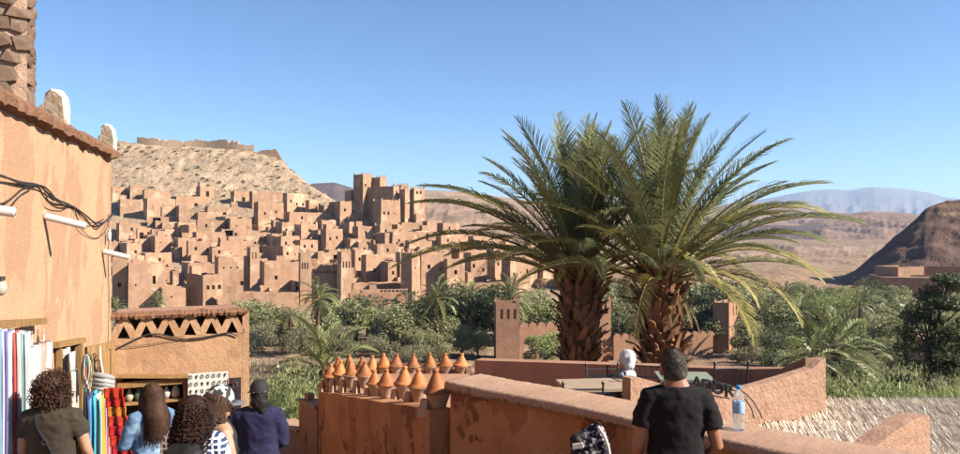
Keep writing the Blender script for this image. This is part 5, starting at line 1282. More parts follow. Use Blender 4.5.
M_TERRA = mat('terracotta', (0.62,0.24,0.07), (0.40,0.125,0.04), scale=7, bump=.25, rough=.6, var=.32, spec=.3, c3=(.30,.12,.05), s3=9, t3=.6)
M_FUN = mat('funnel_mud', (0.62,0.42,0.30), (0.50,0.31,0.21), scale=6, bump=.6, bscale=25, var=.1)
b = MB(); b.sm = True; b.lathe([(.112,0),(.113,.012),(.098,.02),(.082,.05),(.060,.095),(.040,.135),(.026,.158),(.021,.168),(.027,.182),(.027,.196),(.016,.206),(0,.208)], n=22); LID = b.mesh('lid', M_TERRA)
b = MB(); b.sm = True; b.lathe([(0,-.20),(.048,-.20),(.055,-.17),(.075,-.09),(.098,-.02),(.112,-.006),(.114,0),(.10,.002)], n=16); FUN = b.mesh('funnel', M_FUN)
b = MB(); b.box((-.05, -.05, -.30), (.05, .05, -.16)); PIL = b.mesh('pedestal', M_FUN)
b = MB(); b.add([(-.05,-.04,0),(.05,-.04,0),(.05,.04,0),(-.05,.04,0),(-.02,-.03,.17),(.02,-.03,.17),(.02,.03,.17),(-.02,.03,.17)], [(0,3,2,1),(4,5,6,7),(0,1,5,4),(1,2,6,5),(2,3,7,6),(3,0,4,7)]); FIN = b.mesh('side_fin', M_FUN)
def cone_pot(x, y, z, s, label, grp, zwall):
    e = empty('clay_cone_pot', (x, y, z), random.uniform(-.2, .2), label, 'clay pot', grp); e.scale = (s*1.2, s*1.2, s*1.08); hg0 = 1
    lq = random.uniform(.88, 1.06); link_mesh('lid', LID, e, (random.uniform(-.006, .006), 0, 0), (random.uniform(-.09, .09), random.uniform(-.09, .09), random.uniform(0, 6)), (lq, lq*random.uniform(.96, 1.04), random.uniform(.9, 1.1))); link_mesh('funnel', FUN, e)
    hgt = (z-zwall)/(s*1.08)
    link_mesh('pedestal', PIL, e, (0, 0, .16*0 + (-.16 - (-.16))), scale=(1, 1, 1)).scale = (1, 1, max(1.0, hgt/.30))
    link_mesh('side_fin', FIN, e, (-.10, .0, -hgt-.005), rot=(0, 0, .9), scale=(1, 1, max(.6, (hgt-.03)/.2)))
    return e
FR = [(438,391.5,7.3,1.08),(419,386,8.3,1.0),(404,384,9.2,.98),(386.5,384,9.8,1.0),(375,384,10.2,.9),(364.5,375,10.6,1.0),(351,374.5,11.0,1.0),(340,374,11.4,.92),(330,376,11.8,1.0)]
for i, (px, py, D, s) in enumerate(FR):
    D2 = D; t = (D-6.75)/(12-6.75); p = P(px, py, D); cone_pot(p.x, p.y, p.z, s, f'clay cone lidded pot, {ordn(i)} of the front row counting from the broad parapet', 'clay cone pots on the wall', -1.76-.88*t)
BR = [(461,365.5),(446,365),(430,366),(413,365.5),(396,366),(384,366.5),(373,368),(361.5,370),(350,368),(338,371)]
for i, (px, py) in enumerate(BR):
    p = P(px, py, 12.08); cone_pot(p.x, p.y, p.z, 1.0, f'clay cone lidded pot, {ordn(i)} of the back row counting from the terrace side', 'clay cone pots on the wall', -2.47)
# stepped blocks linking the back row to the terrace
b = MB()
for px0, px1, yt in ((466,471,366),(471,476,372),(476,479,376)):
    p = P(px0, yt, 12.0); q = P(px1, yt, 12.0); b.box((p.x, 12.0, -4), (q.x+.01, 12.3, p.z))
b.build('stepped_block', M_PINK, CW)
# stepped street wall with diamond hole
SWL = empty('stepped_wall', (0, 0, 0), 0, 'stepped red wall with a diamond hole at the end of the street', 'wall')
a = P(317, 405, 12.1); c = P(262, 405, 13.9); dirv = Vector((c.x-a.x, c.y-a.y)); Lw = dirv.length; dirv.normalize(); ang = math.atan2(-dirv.y, -dirv.x)
T = Matrix.Translation((c.x, c.y, 0)) @ Matrix.Rotation(ang, 4, 'Z')     # local x runs back to the corner
def lx(px):
    k = (px-480)/F; return Lw-((k*a.y-a.x)/(dirv.x-k*dirv.y))
for (p0, p1, py, D) in ((299, 317, 405, 12.35), (281, 299, 428, 12.9), (262, 281, 436, 13.4)):
    zt = (HY-py)/F*D; b = MB(); x0, x1 = lx(p0), lx(p1)
    if py == 405:
        xm = lx(306); zm = (HY-438)/F*12.5; hw = .035; hh = .14
        # frame round a diamond opening
        o_ = [(x0, -4.8), (x1, -4.8), (x1, zt), (x0, zt)]; dm = [(xm, zm-hh), (xm+hw, zm), (xm, zm+hh), (xm-hw, zm)]
        vs = [T @ Vector((x, y, z)) for y in (0, .22) for x, z in o_+dm]
        f1 = [(0, 1, 5, 4), (1, 2, 6, 5), (2, 3, 7, 6), (3, 0, 4, 7)]
        b.add(vs, f1+[tuple(i+8 for i in f[::-1]) for f in f1]+[(0, 8, 9, 1), (1, 9, 10, 2), (2, 10, 11, 3), (3, 11, 8, 0), (4, 5, 13, 12), (5, 6, 14, 13), (6, 7, 15, 14), (7, 4, 12, 15)])
    else: b.box((x0, 0, -4.8), (x1-.002, .22, zt), T)
    b.build('wall_step', M_TERR, SWL)
    b = MB(); b.box((x0-.03, -.05, zt), (x1+.0 if p1 < 317 else x1-.01, .27, zt+.05), T); b.build('step_cap', M_CAP, SWL)
b = MB(); zt = (HY-404)/F*12.35; b.box((lx(303), .02, zt+.05), (lx(306.5), .15, zt+.15), T); b.build('cap_block', M_PINK, SWL)

# ---- café terrace
b = MB(); b.add([(-.3,7.1,-2.35),(1.3,6.0,-2.35),(1.4,6.5,-2.35),(3.9,8.1,-2.35),(3.5,9.2,-2.35),(-.1,11.1,-2.35),(-.2,12.1,-2.36),(-2.4,12.1,-2.36)], [(0,1,2,3,4,5,6,7)])
tag(b.build('terrace_floor', M_TERR), 'red mud floor of the café terrace', kind='structure')
b = MB(); wp = [Vector((-.08, 10.9)), Vector((1.5, 10.05)), Vector((3.32, 9.0)), Vector((3.58, 8.55)), Vector((3.68, 8.14))]; tops = [-1.94, -1.84, -1.715, -1.62, -1.42]
o = poly_wall('terrace_back_wall', [tuple(p) for p in wp], tops, .22, [-6]*5, M_TERR); tag(o, 'shaded red terrace back wall behind the café chairs', 'wall', 'terrace walls')
wp = []; ts_ = [0, .03, .1, .25, .38, .61, .78, .92, .97, 1.0]; tz = [-1.31, -1.31, -1.37, -1.52, -1.60, -1.57, -1.53, -1.49, -1.42, -1.40]
wp = [(1.35+2.49*t, 6.45+1.55*t) for t in ts_]
o = poly_wall('bright_terrace_wall', wp, tz, .11, [-3.4]*10, M_PINK); tag(o, 'sunlit rough pink wall curving up to a tip beside the reed roof', 'wall', 'terrace walls')
wp = [(2.86+1.06*t, 5.32+.95*t) for t in (0, .35, .7, .8, 1.0)]
o = poly_wall('short_wall', wp, [-1.64, -1.58, -1.56, -1.565, -1.60], .16, [-3.4]*5, M_PINK); tag(o, 'short sunlit pink wall stub between parapet and reed roof', 'wall', 'terrace walls')
# reed roof
def reeds():
    g = np.random.default_rng(3); V = []; Q = []
    def stick(a, b_, r):
        a = np.array(a); b_ = np.array(b_); t = b_-a; s = np.cross(t, [0, 0, 1.0]); s /= np.linalg.norm(s); u = np.cross(s, t); u /= np.linalg.norm(u); k = len(V)
        for p, rr_ in ((a, r), (b_, r*.7)): V.extend([p+s*rr_, p+u*rr_, p-s*rr_, p-u*rr_])
        for j in range(4): Q.append((k+j, k+(j+1) % 4, k+4+(j+1) % 4, k+4+j))
        Q.append((k+3, k+2, k+1, k)); Q.append((k+4, k+5, k+6, k+7))
    rows_ = [(8.3-.34*i, max(2.4, 3.85-.5*i), 8.6-.15*i, -1.985-.004*i-.03*(i % 3 == 2)) for i in range(9)]
    for y, x0, x1, z in rows_:
        x = x0
        while x < x1:
            n = 1 if g.random() < .75 else 2
            for _ in range(n):
                L = g.uniform(.36, .50); a = g.normal(.24, .055); c = (x+g.normal(0, .01), y+g.normal(0, .035), z+g.normal(0, .006))
                dx, dy = math.sin(a)*L/2, math.cos(a)*L/2; dz = .020+g.normal(0, .005)
                stick((c[0]-dx, c[1]-dy, c[2]-dz), (c[0]+dx, c[1]+dy, c[2]+dz), g.uniform(.004, .0085))
            x += g.uniform(.004, .009)
    o = link_mesh('reed_thatch', fast_mesh('reed_thatch', np.array(V), np.array(Q), mat('dry_reed', (1.45,1.29,1.07), (1.0,.84,.66), scale=9, bump=.2, bscale=40))); tag(o, 'bleached reeds laid in overlapping rows as a roof', kind='stuff')
reeds()
b = MB(); b.box((2.3, 5.3, -2.2), (9.2, 8.5, -2.10)); RF = b.build('reed_roof', mat('brushwood', (1.0,.88,.72), (.30,.24,.17), scale=5, bump=1.0, bscale=30, stretch=(9, 1.2, 1), dist=.03)); tag(RF, 'dark brushwood bed under the bleached reeds of the low roof', 'roof')
b = MB()
for i in range(5): b.tube([(2.6+i*.2, 5.6+i*.62, -2.10), (9.0, 5.6+i*.62, -2.08)], .03, 6)
b.build('pole', M_WOOD, RF)

# café furniture
def table(px, py, D, w, d, rz, label, top):
    p = P(px, py, D); e = empty('cafe_table', (p.x, p.y, -2.35), rz, label, 'table', 'café tables'); h = p.z+2.35
    b = MB(); b.box((-w/2, -d/2, h-.03), (w/2, d/2, h)); b.build('table_top', top, e)
    for sx in (-1, 1):
        for sy in (-1, 1):
            b = MB(); b.tube([(sx*(w/2-.04), sy*(d/2-.04), 0), (sx*(w/2-.05), sy*(d/2-.05), h-.03)], .012, 6); b.build('leg', M_IRON, e)
    b = MB(); b.tube([(-w/2+.05, 0, h-.12), (w/2-.05, 0, h-.12)], .008, 5); b.build('stretcher', M_IRON, e)
M_TT = mat('table_stone', (0.52,0.40,0.29), (0.42,0.31,0.22), scale=9, bump=.15, rough=.5)
M_TG = mat('table_green', (0.34,0.38,0.30), (0.27,0.30,0.24), scale=9, bump=.15, rough=.5)
table(597, 383.5, 7.75, .78, .55, .12, 'café table with pale stone top between chairs', M_TT)
table(684, 375.5, 8.5, .62, .5, -.1, 'café table with grey-green top behind the man in black', M_TG)
def chair(px, D, rz, label, hb=.86, style=0):
    X = (px-480)/F*D; e = empty('iron_chair', (X, D, -2.35), rz, label, 'chair', 'iron café chairs'); w = .2
    for sx in (-1, 1):
        b = MB(); b.tube([(sx*w, .19, 0), (sx*w, .17, .45), (sx*w, .22, hb)], .011, 6); b.ellipsoid((sx*w, .22, hb+.015), (.018, .018, .02), 8, 5); b.build('leg', M_IRON, e)
        b = MB(); b.tube([(sx*w, -.2, 0), (sx*w, -.19, .45)], .011, 6); b.build('leg', M_IRON, e)
        if style: b = MB(); b.tube([(sx*w, .19, .66), (sx*w*1.15, 0, .67), (sx*w*1.1, -.17, .64), (sx*w, -.19, .46)], .010, 6); b.build('arm_rest', M_IRON, e)
    b = MB(); b.box((-.21, -.21, .44), (.21, .19, .47)); b.build('seat', M_WOODD, e)
    b = MB(); b.tube([(-w, .215, hb-.05), (w, .215, hb-.05)], .009, 6); b.tube([(-w, .19, .56), (w, .19, .56)], .009, 6)
    if style == 0:
        for i in range(5): x = -w+.4*(i+1)/6; b.tube([(x, .192, .56), (x, .215, hb-.05)], .005, 5)
        b.build('backrest', M_IRON, e)
    else:
        b.build('back_frame', M_IRON, e); b = MB(); b.box((-w+.02, .19, .50), (w-.02, .20, hb-.10), None); b.build('back_panel', M_BLACK, e)
    return e
chair(579, 7.35, math.pi+.05, 'iron chair with black panel back, in front of the pale stone table', style=1, hb=.84)
chair(607, 8.6, .1, 'iron chair beyond the pale stone table facing the street', style=1, hb=.72)
chair(633, 8.1, 1.9, 'iron armchair holding the person in the white hood', style=1, hb=.80)
chair(650, 8.7, -.3, 'iron chair half hidden by the man in black', style=0, hb=.74)
chair(722, 8.35, math.pi+.15, 'iron chair with barred back near the lettering', style=0, hb=.86)
# lettering on the terrace edge
LS = empty('letter_sign', P(694, 391, 6.76), 0, 'row of thick black letters on the bright terrace wall', 'sign')
for i, (ch, px, py) in enumerate((('A', 697, 383), ('D', 707, 385.5), ('O', 718, 388.5), ('R', 729, 391.5))):
    cu = bpy.data.curves.new('letter', 'FONT'); cu.body = ch; cu.size = .15; cu.extrude = .012; cu.bevel_depth = .004; cu.bevel_resolution = 0; cu.align_x = 'CENTER'; cu.align_y = 'CENTER'; cu.resolution_u = 4
    to = bpy.data.objects.new('letter_tmp', cu); col.objects.link(to); dg = bpy.context.evaluated_depsgraph_get(); me = bpy.data.meshes.new_from_object(to.evaluated_get(dg)); bpy.data.objects.remove(to)
    me.materials.clear(); me.materials.append(M_BLACK); p = P(px, py, 6.76)-LS.location; p = Vector((p.x, p.y, p.z))
    link_mesh('letter', me, LS, (p.x, 0, p.z), (R(90), 0, 0))
b = MB(); b.tube([(.02, .02, -.02), (.34, .02, -.075)], .006, 5); b.build('mounting_rod', M_IRON, LS)
wire('hoop_cable', None, .006, P_=[P(718,383,6.9), P(730,385,6.9), P(742,391,6.85), P(752,400,6.8), P(759,411,6.7), P(762,418,6.6)], label='outer black cable arching over the bright wall by the bottle', group='cables by the bottle')
wire('hoop_cable', None, .006, P_=[P(728,389,6.85), P(738,392,6.8), P(745,399,6.75), P(751,408,6.65), P(754,418,6.5)], label='inner black cable arching over the bright wall by the bottle', group='cables by the bottle')
# water bottle
m, N, L_, B_ = nodes_of('clear_plastic'); B_.inputs['Base Color'].default_value = (.80,.92,1,1); B_.inputs['Roughness'].default_value = .06; B_.inputs['Transmission Weight'].default_value = .92; B_.inputs['IOR'].default_value = 1.2; M_PET = m
p = P(738.5, 430, 5.28); e = empty('water_bottle', (p.x, p.y, -1.449), .3, 'large clear water bottle with blue cap standing on the parapet', 'bottle')
b = MB(); b.sm = True; b.lathe([(0,.002),(.036,0),(.042,.008),(.043,.05),(.040,.058),(.043,.066),(.043,.10),(.040,.108),(.043,.116),(.043,.215),(.040,.235),(.026,.272),(.016,.288),(.0145,.30)], n=24); b.build('bottle_body', M_PET, e)
b = MB(); b.sm = True; b.lathe([(0,.298),(.0175,.298),(.0175,.322),(.014,.325),(0,.325)], n=16); b.build('cap', plain('blue_plastic', (.04,.35,.80), rough=.35), e)
b = MB(); b.sm = True; b.lathe([(.0438,.125),(.0440,.13),(.0440,.20),(.0438,.205)], n=24); b.build('bottle_label', mat('bottle_label', (.10,.40,.75), (.70,.82,.90), scale=26, bump=0, rough=.4), e)
p = P(722, 429.5, 5.45); b = MB(); b.box((-.05,-.02,0),(.03,.01,.012)); o = b.build('scrap', mat('scrap_paper', (.62,.55,.3), None, scale=9, bump=.1), None, (p.x, p.y, -1.449), (0, 0, .3)); tag(o, 'small yellowish scrap lying on the parapet beside the bottle', 'litter')
# ------------------------------------------------------------------ people
M_SKIN = mat('skin', (0.56,0.33,0.225), (0.49,0.27,0.18), scale=6, bump=.08, bscale=60, rough=.5, spec=.3, dist=.003)
M_SKIN2 = mat('skin_tanned', (0.42,0.20,0.12), (0.35,0.155,0.09), scale=6, bump=.08, bscale=60, rough=.5, spec=.3, dist=.003)
def solid(name, mb, material, parent, voxel=.011, sm=2, wr=0.0, wscale=9.0, seed=0):
    """merge overlapping tapered shapes into one skin, soften it, add cloth wrinkles"""
    me = mb.mesh(name, material); o = bpy.data.objects.new(name+'_tmp', me); col.objects.link(o)
    r = o.modifiers.new('r', 'REMESH'); r.mode = 'VOXEL'; r.voxel_size = voxel
    s = o.modifiers.new('s', 'SMOOTH'); s.factor = .6; s.iterations = sm
    dg = bpy.context.evaluated_depsgraph_get(); m2 = bpy.data.meshes.new_from_object(o.evaluated_get(dg)); m2.name = name
    bpy.data.objects.remove(o); bpy.data.meshes.remove(me)
    n = len(m2.vertices); co = np.empty(n*3, dtype=np.float32); m2.vertices.foreach_get('co', co); co = co.reshape(-1, 3)
    if wr > 0:
        no = np.empty(n*3, dtype=np.float32); m2.vertices.foreach_get('normal', no); no = no.reshape(-1, 3)
        w = fbm(co[:, 0]*wscale+co[:, 2]*wscale*.7+seed, co[:, 2]*wscale*1.3-co[:, 0]*wscale*.5+co[:, 1]*wscale*.8, 4, seed, True)-.6
        co = co+no*(w*wr)[:, None]; m2.vertices.foreach_set('co', co.astype(np.float32).ravel())
    m2.materials.clear(); m2.materials.append(material); smooth(m2); m2.update()
    return link_mesh(name, m2, parent)
def rings(mb, rs, n=20):
    """torso sections (z, cx, cy, rx, ry)"""
    vs = []
    for z, cx, cy, rx, ry in rs:
        for j in range(n):
            a = 6.28318*j/n; c, s = math.cos(a), math.sin(a)
            vs.append((cx+rx*math.copysign(abs(c)**.85, c), cy+ry*math.copysign(abs(s)**.85, s), z))
    k = len(rs); mb.sm = True
    mb.add(vs, [(i*n+j, i*n+(j+1) % n, (i+1)*n+(j+1) % n, (i+1)*n+j) for i in range(k-1) for j in range(n)]+[tuple(range(n-1, -1, -1)), tuple((k-1)*n+j for j in range(n))])
def hand(mb, w, d, side, curl=.5):
    """palm and five bent fingers from wrist w along direction d; side gives the thumb side vector"""
    w = Vector(w); d = Vector(d).normalized(); s = Vector(side); s = (s-d*s.dot(d)).normalized(); nrm = d.cross(s)
    rings_ = [w, w+d*.04, w+d*.09]
    mb.tube(rings_, [.024, .036, .034], 10, squash=None)
    for i, (off, L) in enumerate(((.027, .072), (.009, .08), (-.009, .075), (-.026, .06))):
        b0 = w+d*.085+s*off; p1 = b0+(d*math.cos(curl*.5)+nrm*math.sin(curl*.5))*L*.45; p2 = p1+(d*math.cos(curl*1.3)+nrm*math.sin(curl*1.3))*L*.32; p3 = p2+(d*math.cos(curl*2)+nrm*math.sin(curl*2))*L*.25
        mb.tube([b0-d*.03, b0, p1, p2, p3], [.0095, .0095, .009, .0082, .0065], 7)
    t0 = w+d*.025+s*.022; t1 = t0+(d*.6+s*.75).normalized()*.038; t2 = t1+(d*.9+s*.25+nrm*.2).normalized()*.03
    mb.tube([t0, t1, t2], [.014, .011, .009], 7)
def figure(e, H=1.68, bulk=1.0, sh=1.0, arms=None, skin=M_SKIN, legs=True, head_yaw=0.0, head_pitch=0.0, voxel=.0105, sit=False, fem=True, headp=(0, .01), headz=1.585):
    """one continuous body, facing +y; arms = ((elbow, wrist), (elbow, wrist)) for left (-x) and right"""
    k = H/1.70; b = MB(); b.sm = True
    hw = .165*bulk; V3 = lambda x, y, z: (x*k, y*k, z*k)
    T = [(.84,0,0,.150*bulk,.105*bulk),(.93,0,-.005,.168*bulk,.115*bulk),(1.03,0,0,.145*bulk,.10*bulk),(1.13,0,.005,(.132 if fem else .148)*bulk,.095*bulk),(1.25,0,.008,.15*bulk,.105*bulk),(1.35,0,0,.165*bulk*sh,.10*bulk),(1.415,0,-.012,.15*sh*bulk,.078*bulk),(1.455,0,-.016,.085*sh,.06),(1.50,0,-.006,.056,.056),(1.56,0,.005,.053,.056)]
    rings(b, [(z*k, x*k, y*k, rx*k, ry*k) for z, x, y, rx, ry in T])
    hm = Matrix.Translation(V3(headp[0], headp[1], headz)) @ Matrix.Rotation(head_yaw, 4, 'Z') @ Matrix.Rotation(head_pitch, 4, 'X')
    hd = MB(); hd.sm = True; hd.ellipsoid((0, -.008*k, .018*k), (.074*k, .094*k, .098*k), 20, 14); hd.ellipsoid((0, .028*k, -.05*k), (.052*k, .058*k, .066*k), 16, 10)
    hd.tube([(0, .083*k, .012*k), (0, .108*k, -.022*k), (0, .088*k, -.034*k)], [.009*k, .014*k, .010*k], 8)
    hd.tube([(-.024*k, .076*k, -.062*k), (0, .087*k, -.060*k), (.024*k, .076*k, -.062*k)], .009*k, 6); hd.ellipsoid((0, .074*k, -.098*k), (.02*k, .014*k, .016*k), 8, 6)
    for s_ in (-1, 1):
        hd.ellipsoid((s_*.077*k, -.006*k, -.012*k), (.011*k, .02*k, .032*k), 8, 6); hd.tube([(s_*.012*k, .083*k, .026*k), (s_*.045*k, .074*k, .026*k)], .010*k, 6)
    b.add([hm @ Vector(v) for v in hd.v], hd.f)
    for i, s_ in enumerate((-1, 1)):
        el, wr = (arms[i] if arms else ((s_*.225, .0, 1.13), (s_*.235, .06, .88)))
        S = (s_*.158*sh, -.012, 1.385); b.tube([V3(s_*.10*sh, -.012, 1.40), V3(*S), V3(S[0]+(el[0]-S[0])*.45+s_*.012, S[1]+(el[1]-S[1])*.45, S[2]+(el[2]-S[2])*.45), V3(*el), V3(el[0]+(wr[0]-el[0])*.35, el[1]+(wr[1]-el[1])*.35, el[2]+(wr[2]-el[2])*.35), V3(*wr)], [.05*k*bulk, .052*k*bulk, .045*k*bulk, .037*k*bulk, .038*k*bulk, .025*k], 12)
        d = Vector(wr)-Vector(el); hand(b, V3(*wr), d, (-s_*.4, .9, 0) if abs(d.z) > .1 else (-s_, 0, .3), .45)
        if legs:
            if sit: q = [(s_*.085, 0, .90), (s_*.10, .22, .91), (s_*.11, .44, .90), (s_*.11, .46, .66), (s_*.11, .44, .47)]; rad = [.095, .085, .062, .056, .038]; ft = (s_*.11, .44, .45)
            else: q = [(s_*.085, 0, .90), (s_*.095, .01, .70), (s_*.10, .015, .48), (s_*.10, -.012, .32), (s_*.10, -.01, .085)]; rad = [.095, .082, .056, .055, .038]; ft = (s_*.10, -.02, .045)
            b.tube([V3(*p) for p in q], [r*k*bulk for r in rad], 12); b.tube([V3(ft[0], ft[1]-.04, ft[2]), V3(ft[0], ft[1]+.06, ft[2]-.005), V3(ft[0]+s_*.01, ft[1]+.2, ft[2]-.02)], [.036*k, .042*k, .028*k], 10)
    body = solid('body', b, skin, e, voxel, 2)
    # eyes
    for s_ in (-1, 1):
        m_ = MB(); m_.sm = True; m_.ellipsoid(hm @ Vector((s_*.030*k, .077*k, .012*k)), (.012*k, .012*k, .010*k), 10, 7); m_.build('eye', plain('eye_white_iris', (.16,.10,.07), rough=.15), e)
    return k, hm
def shirt(e, k, material, bulk=1.0, sh=1.0, arms=None, sleeve=.45, z0=.80, neck=True, infl=.014, wr=.012, fem=True, name='shirt', flare=0.0, seed=3, tank=False, zneck=1.46):
    b = MB(); b.sm = True; I = infl
    T = [(z0,0,-.005,(.165+flare)*bulk+I,.115*bulk+I+flare*.5),(.93,0,-.005,(.172+flare*.5)*bulk+I,.118*bulk+I+flare*.3),(1.03,0,0,.155*bulk+I,.108*bulk+I),(1.13,0,.005,.148*bulk+I,.102*bulk+I),(1.25,0,.006,.158*bulk+I,.108*bulk+I),(1.35,0,0,.168*bulk*sh+I,.102*bulk+I),(1.415,0,-.012,(.152 if not tank else .10)*bulk*sh+I,.08*bulk+I),(zneck,0,-.014,.09*sh+I*.6,.064+I*.6)]
    T = [t for t in T if t[0] >= z0]
    rings(b, [(z*k, x*k, y*k, rx*k, ry*k) for z, x, y, rx, ry in T])
    if not tank:
        for i, s_ in enumerate((-1, 1)):
            el, wr_ = (arms[i] if arms else ((s_*.225, .0, 1.13), (s_*.235, .06, .88)))
            S = Vector((s_*.158*sh, -.012, 1.385)); E = Vector(el); W = Vector(wr_); pts = [Vector((s_*.09*sh, -.012, 1.395)), S]; rad = [.055*bulk+I, .057*bulk+I]
            if sleeve <= 1: pts += [S.lerp(E, sleeve*.5)+Vector((s_*.012, 0, 0)), S.lerp(E, sleeve)]; rad += [.052*bulk+I, .053*bulk+I*1.3]
            else: pts += [S.lerp(E, .5)+Vector((s_*.012, 0, 0)), E, E.lerp(W, .4), E.lerp(W, min(.95, sleeve-1))]; rad += [.05*bulk+I, .045*bulk+I, .042*bulk+I, .032*bulk+I]
            b.tube([tuple(p*k) for p in pts], [r*k for r in rad], 14)
    return solid(name, b, material, e, .0115, 2, wr*k, 8.0, seed)
def trousers(e, k, material, bulk=1.0, sit=False):
    b = MB(); b.sm = True
    rings(b, [(z*k, 0, -.004*k, rx*k*bulk, ry*k*bulk) for z, rx, ry in ((.80,.15,.115),(.92,.18,.13),(1.0,.168,.12))])
    for s_ in (-1, 1):
        q = [(s_*.085, 0, .90), (s_*.10, .22, .91), (s_*.11, .45, .90), (s_*.11, .47, .66), (s_*.11, .44, .52)] if sit else [(s_*.085, 0, .88), (s_*.095, .01, .70), (s_*.10, .015, .48), (s_*.10, -.01, .30), (s_*.10, -.012, .10)]
        b.tube([(x*k, y*k, z*k) for x, y, z in q], [r*k*bulk for r in (.105, .097, .074, .068, .062)], 14)
    solid('trousers', b, material, e, .014, 2, .012, 7, 5)
    for s_ in (-1, 1):
        f = (s_*.11, .44, .45) if sit else (s_*.10, -.02, .045)
        b = MB(); b.sm = True; b.tube([((f[0])*k, (f[1]-.07)*k, f[2]*k), (f[0]*k, (f[1]+.06)*k, (f[2]-.002)*k), ((f[0]+s_*.01)*k, (f[1]+.22)*k, (f[2]-.012)*k)], [.046*k, .05*k, .036*k], 10); b.build('shoe', plain('dark_shoe', (.05,.045,.045)), e)
def curls(e, hm, blobs, n, material, size=.020, length=.10, seed=1, thick=.0045, fall=.6):
    g = np.random.default_rng(seed); b = MB(); b.sm = True
    for c, r in blobs: b.ellipsoid(hm @ Vector(c), tuple(q*.90 for q in r), 16, 10)
    solid('hair', b, material, e, .014, 2, .02, 22, seed)
    V = []; Q = []; rad = np.array([np.prod(r)**(1/3) for c, r in blobs]); pr = rad**2/np.sum(rad**2)
    for _ in range(n):
        i = g.choice(len(blobs), p=pr); c, r = blobs[i]; d = g.normal(size=3); d /= np.linalg.norm(d)
        p0 = np.array(hm @ (Vector(c)+Vector((d[0]*r[0]*.92, d[1]*r[1]*.92, d[2]*r[2]*.92)))); ax = d*(1-fall)+np.array([0, 0, -fall]); ax /= np.linalg.norm(ax)
        s = np.cross(ax, g.normal(size=3)); s /= np.linalg.norm(s); u = np.cross(ax, s); L = length*g.uniform(.5, 1.1); R_ = size*g.uniform(.4, .9); k = len(V); turns = L/.030; m = 12
        for j in range(m+1):
            t = j/m; a = 6.28*turns*t; p = p0+ax*L*t+(s*math.cos(a)+u*math.sin(a))*R_; tn = (-s*math.sin(a)+u*math.cos(a)); w = np.cross(tn, ax); w = (ax*.8+w*.5)*thick
            V += [p-w, p+w]
        for j in range(m): Q.append((k+2*j, k+2*j+1, k+2*j+3, k+2*j+2))
    return link_mesh('hair_curls', fast_mesh('hair_curls', np.array(V), np.array(Q), material, True), e)
def strands(e, hm, n, material, length, seed=1, spread=.5, back=-.05, wave=.012, width=.006, front=.3, cap=True, k=1.0, bun=None):
    """long hair: cap over the skull and wavy locks falling over neck and back"""
    g = np.random.default_rng(seed)
    if cap:
        b = MB(); b.sm = True; b.ellipsoid(hm @ Vector((0, -.022*k, .026*k)), (.078*k, .092*k, .096*k), 18, 12); b.ellipsoid(hm @ Vector((0, -.05*k, -.04*k)), (.078*k, .07*k, .10*k), 14, 10); b.ellipsoid(hm @ Vector((0, -.06*k, -.14*k)), (.085*k, .045*k, .12*k), 14, 10)
        solid('hair', b, material, e, .012, 2, .012, 25, seed)
    V = []; Q = []
    for _ in range(n):
        a = g.uniform(-math.pi*(.5+front), math.pi*(.5-.0+front*0))-0; a = g.uniform(math.pi*(1-front*.4)-.2, 2*math.pi+front*.4*math.pi+.2)
        t0 = g.uniform(0, 1); r0 = .094*k*math.sqrt(max(0, 1-t0*t0*.9)); L = length*g.uniform(.75, 1.08); kk = len(V); m = 12; ph = g.uniform(0, 6); fl = g.uniform(.9, 1.25)
        for j in range(m+1):
            t = j/m; zz = .10*k*t0-L*t; rr_ = (r0+(.100*k-r0)*min(1, t*5))*(1+.25*spread*t*fl)
            x = rr_*math.cos(a)+wave*math.sin(ph+t*16); y = (rr_*math.sin(a)*1.02+back*.35+wave*math.cos(ph*1.3+t*13))*(1 if t < .3 else 1)
            dn = min(1, max(0, (-.07*k-zz)/(.12*k))); y = y-.075*k*dn if y < 0 else y; x = x*(1+.15*dn)
            p = np.array(hm @ Vector((x, y, zz))); w = np.array([-math.sin(a), math.cos(a), 0])*width*(1-.6*t)
            V += [p-w, p+w]
        for j in range(m): Q.append((kk+2*j, kk+2*j+1, kk+2*j+3, kk+2*j+2))
    return link_mesh('hair_locks', fast_mesh('hair_locks', np.array(V), np.array(Q), material, True), e)
def cap_hat(e, hm, material, k=1.0, brim=1.0, brim_mat=None):
    b = MB(); b.sm = True; b.lathe([(.0, .135*k), (.03*k, .133*k), (.065*k, .115*k), (.088*k, .08*k), (.096*k, .035*k), (.098*k, .02*k), (.094*k, .018*k), (0, .09*k)], n=24, M=hm @ Matrix.Translation((0, -.006*k, 0)) @ Matrix.Diagonal((.93, 1.1, 1, 1))); b.build('cap_crown', material, e)
    b = MB(); b.sm = True; n = 12; vs = []
    for j in range(n+1):
        a = R(25+130*j/n)
        for r_, z in ((.085, .024), (.15*brim+.015*math.sin(a), .010), (.149*brim+.015*math.sin(a), .004), (.085, .016)):
            vs.append(hm @ Vector((r_*math.cos(a)*.82*k, (r_*math.sin(a)*1.12)*k, (z-.012*abs(math.cos(a)))*k)))
    b.add(vs, [(4*j+i, 4*j+(i+1) % 4, 4*j+4+(i+1) % 4, 4*j+4+i) for j in range(n) for i in range(4)]+[(0, 1, 2, 3), (4*n+3, 4*n+2, 4*n+1, 4*n)]); b.build('cap_brim', brim_mat or material, e)
def strap(e, pts, w, material, name='strap', k=1.0):
    b = MB(); b.sm = True; q = catmull3([Vector(p)*k for p in pts]); b.tube(q, w, 8, squash=.25); return b.build(name, material, e)
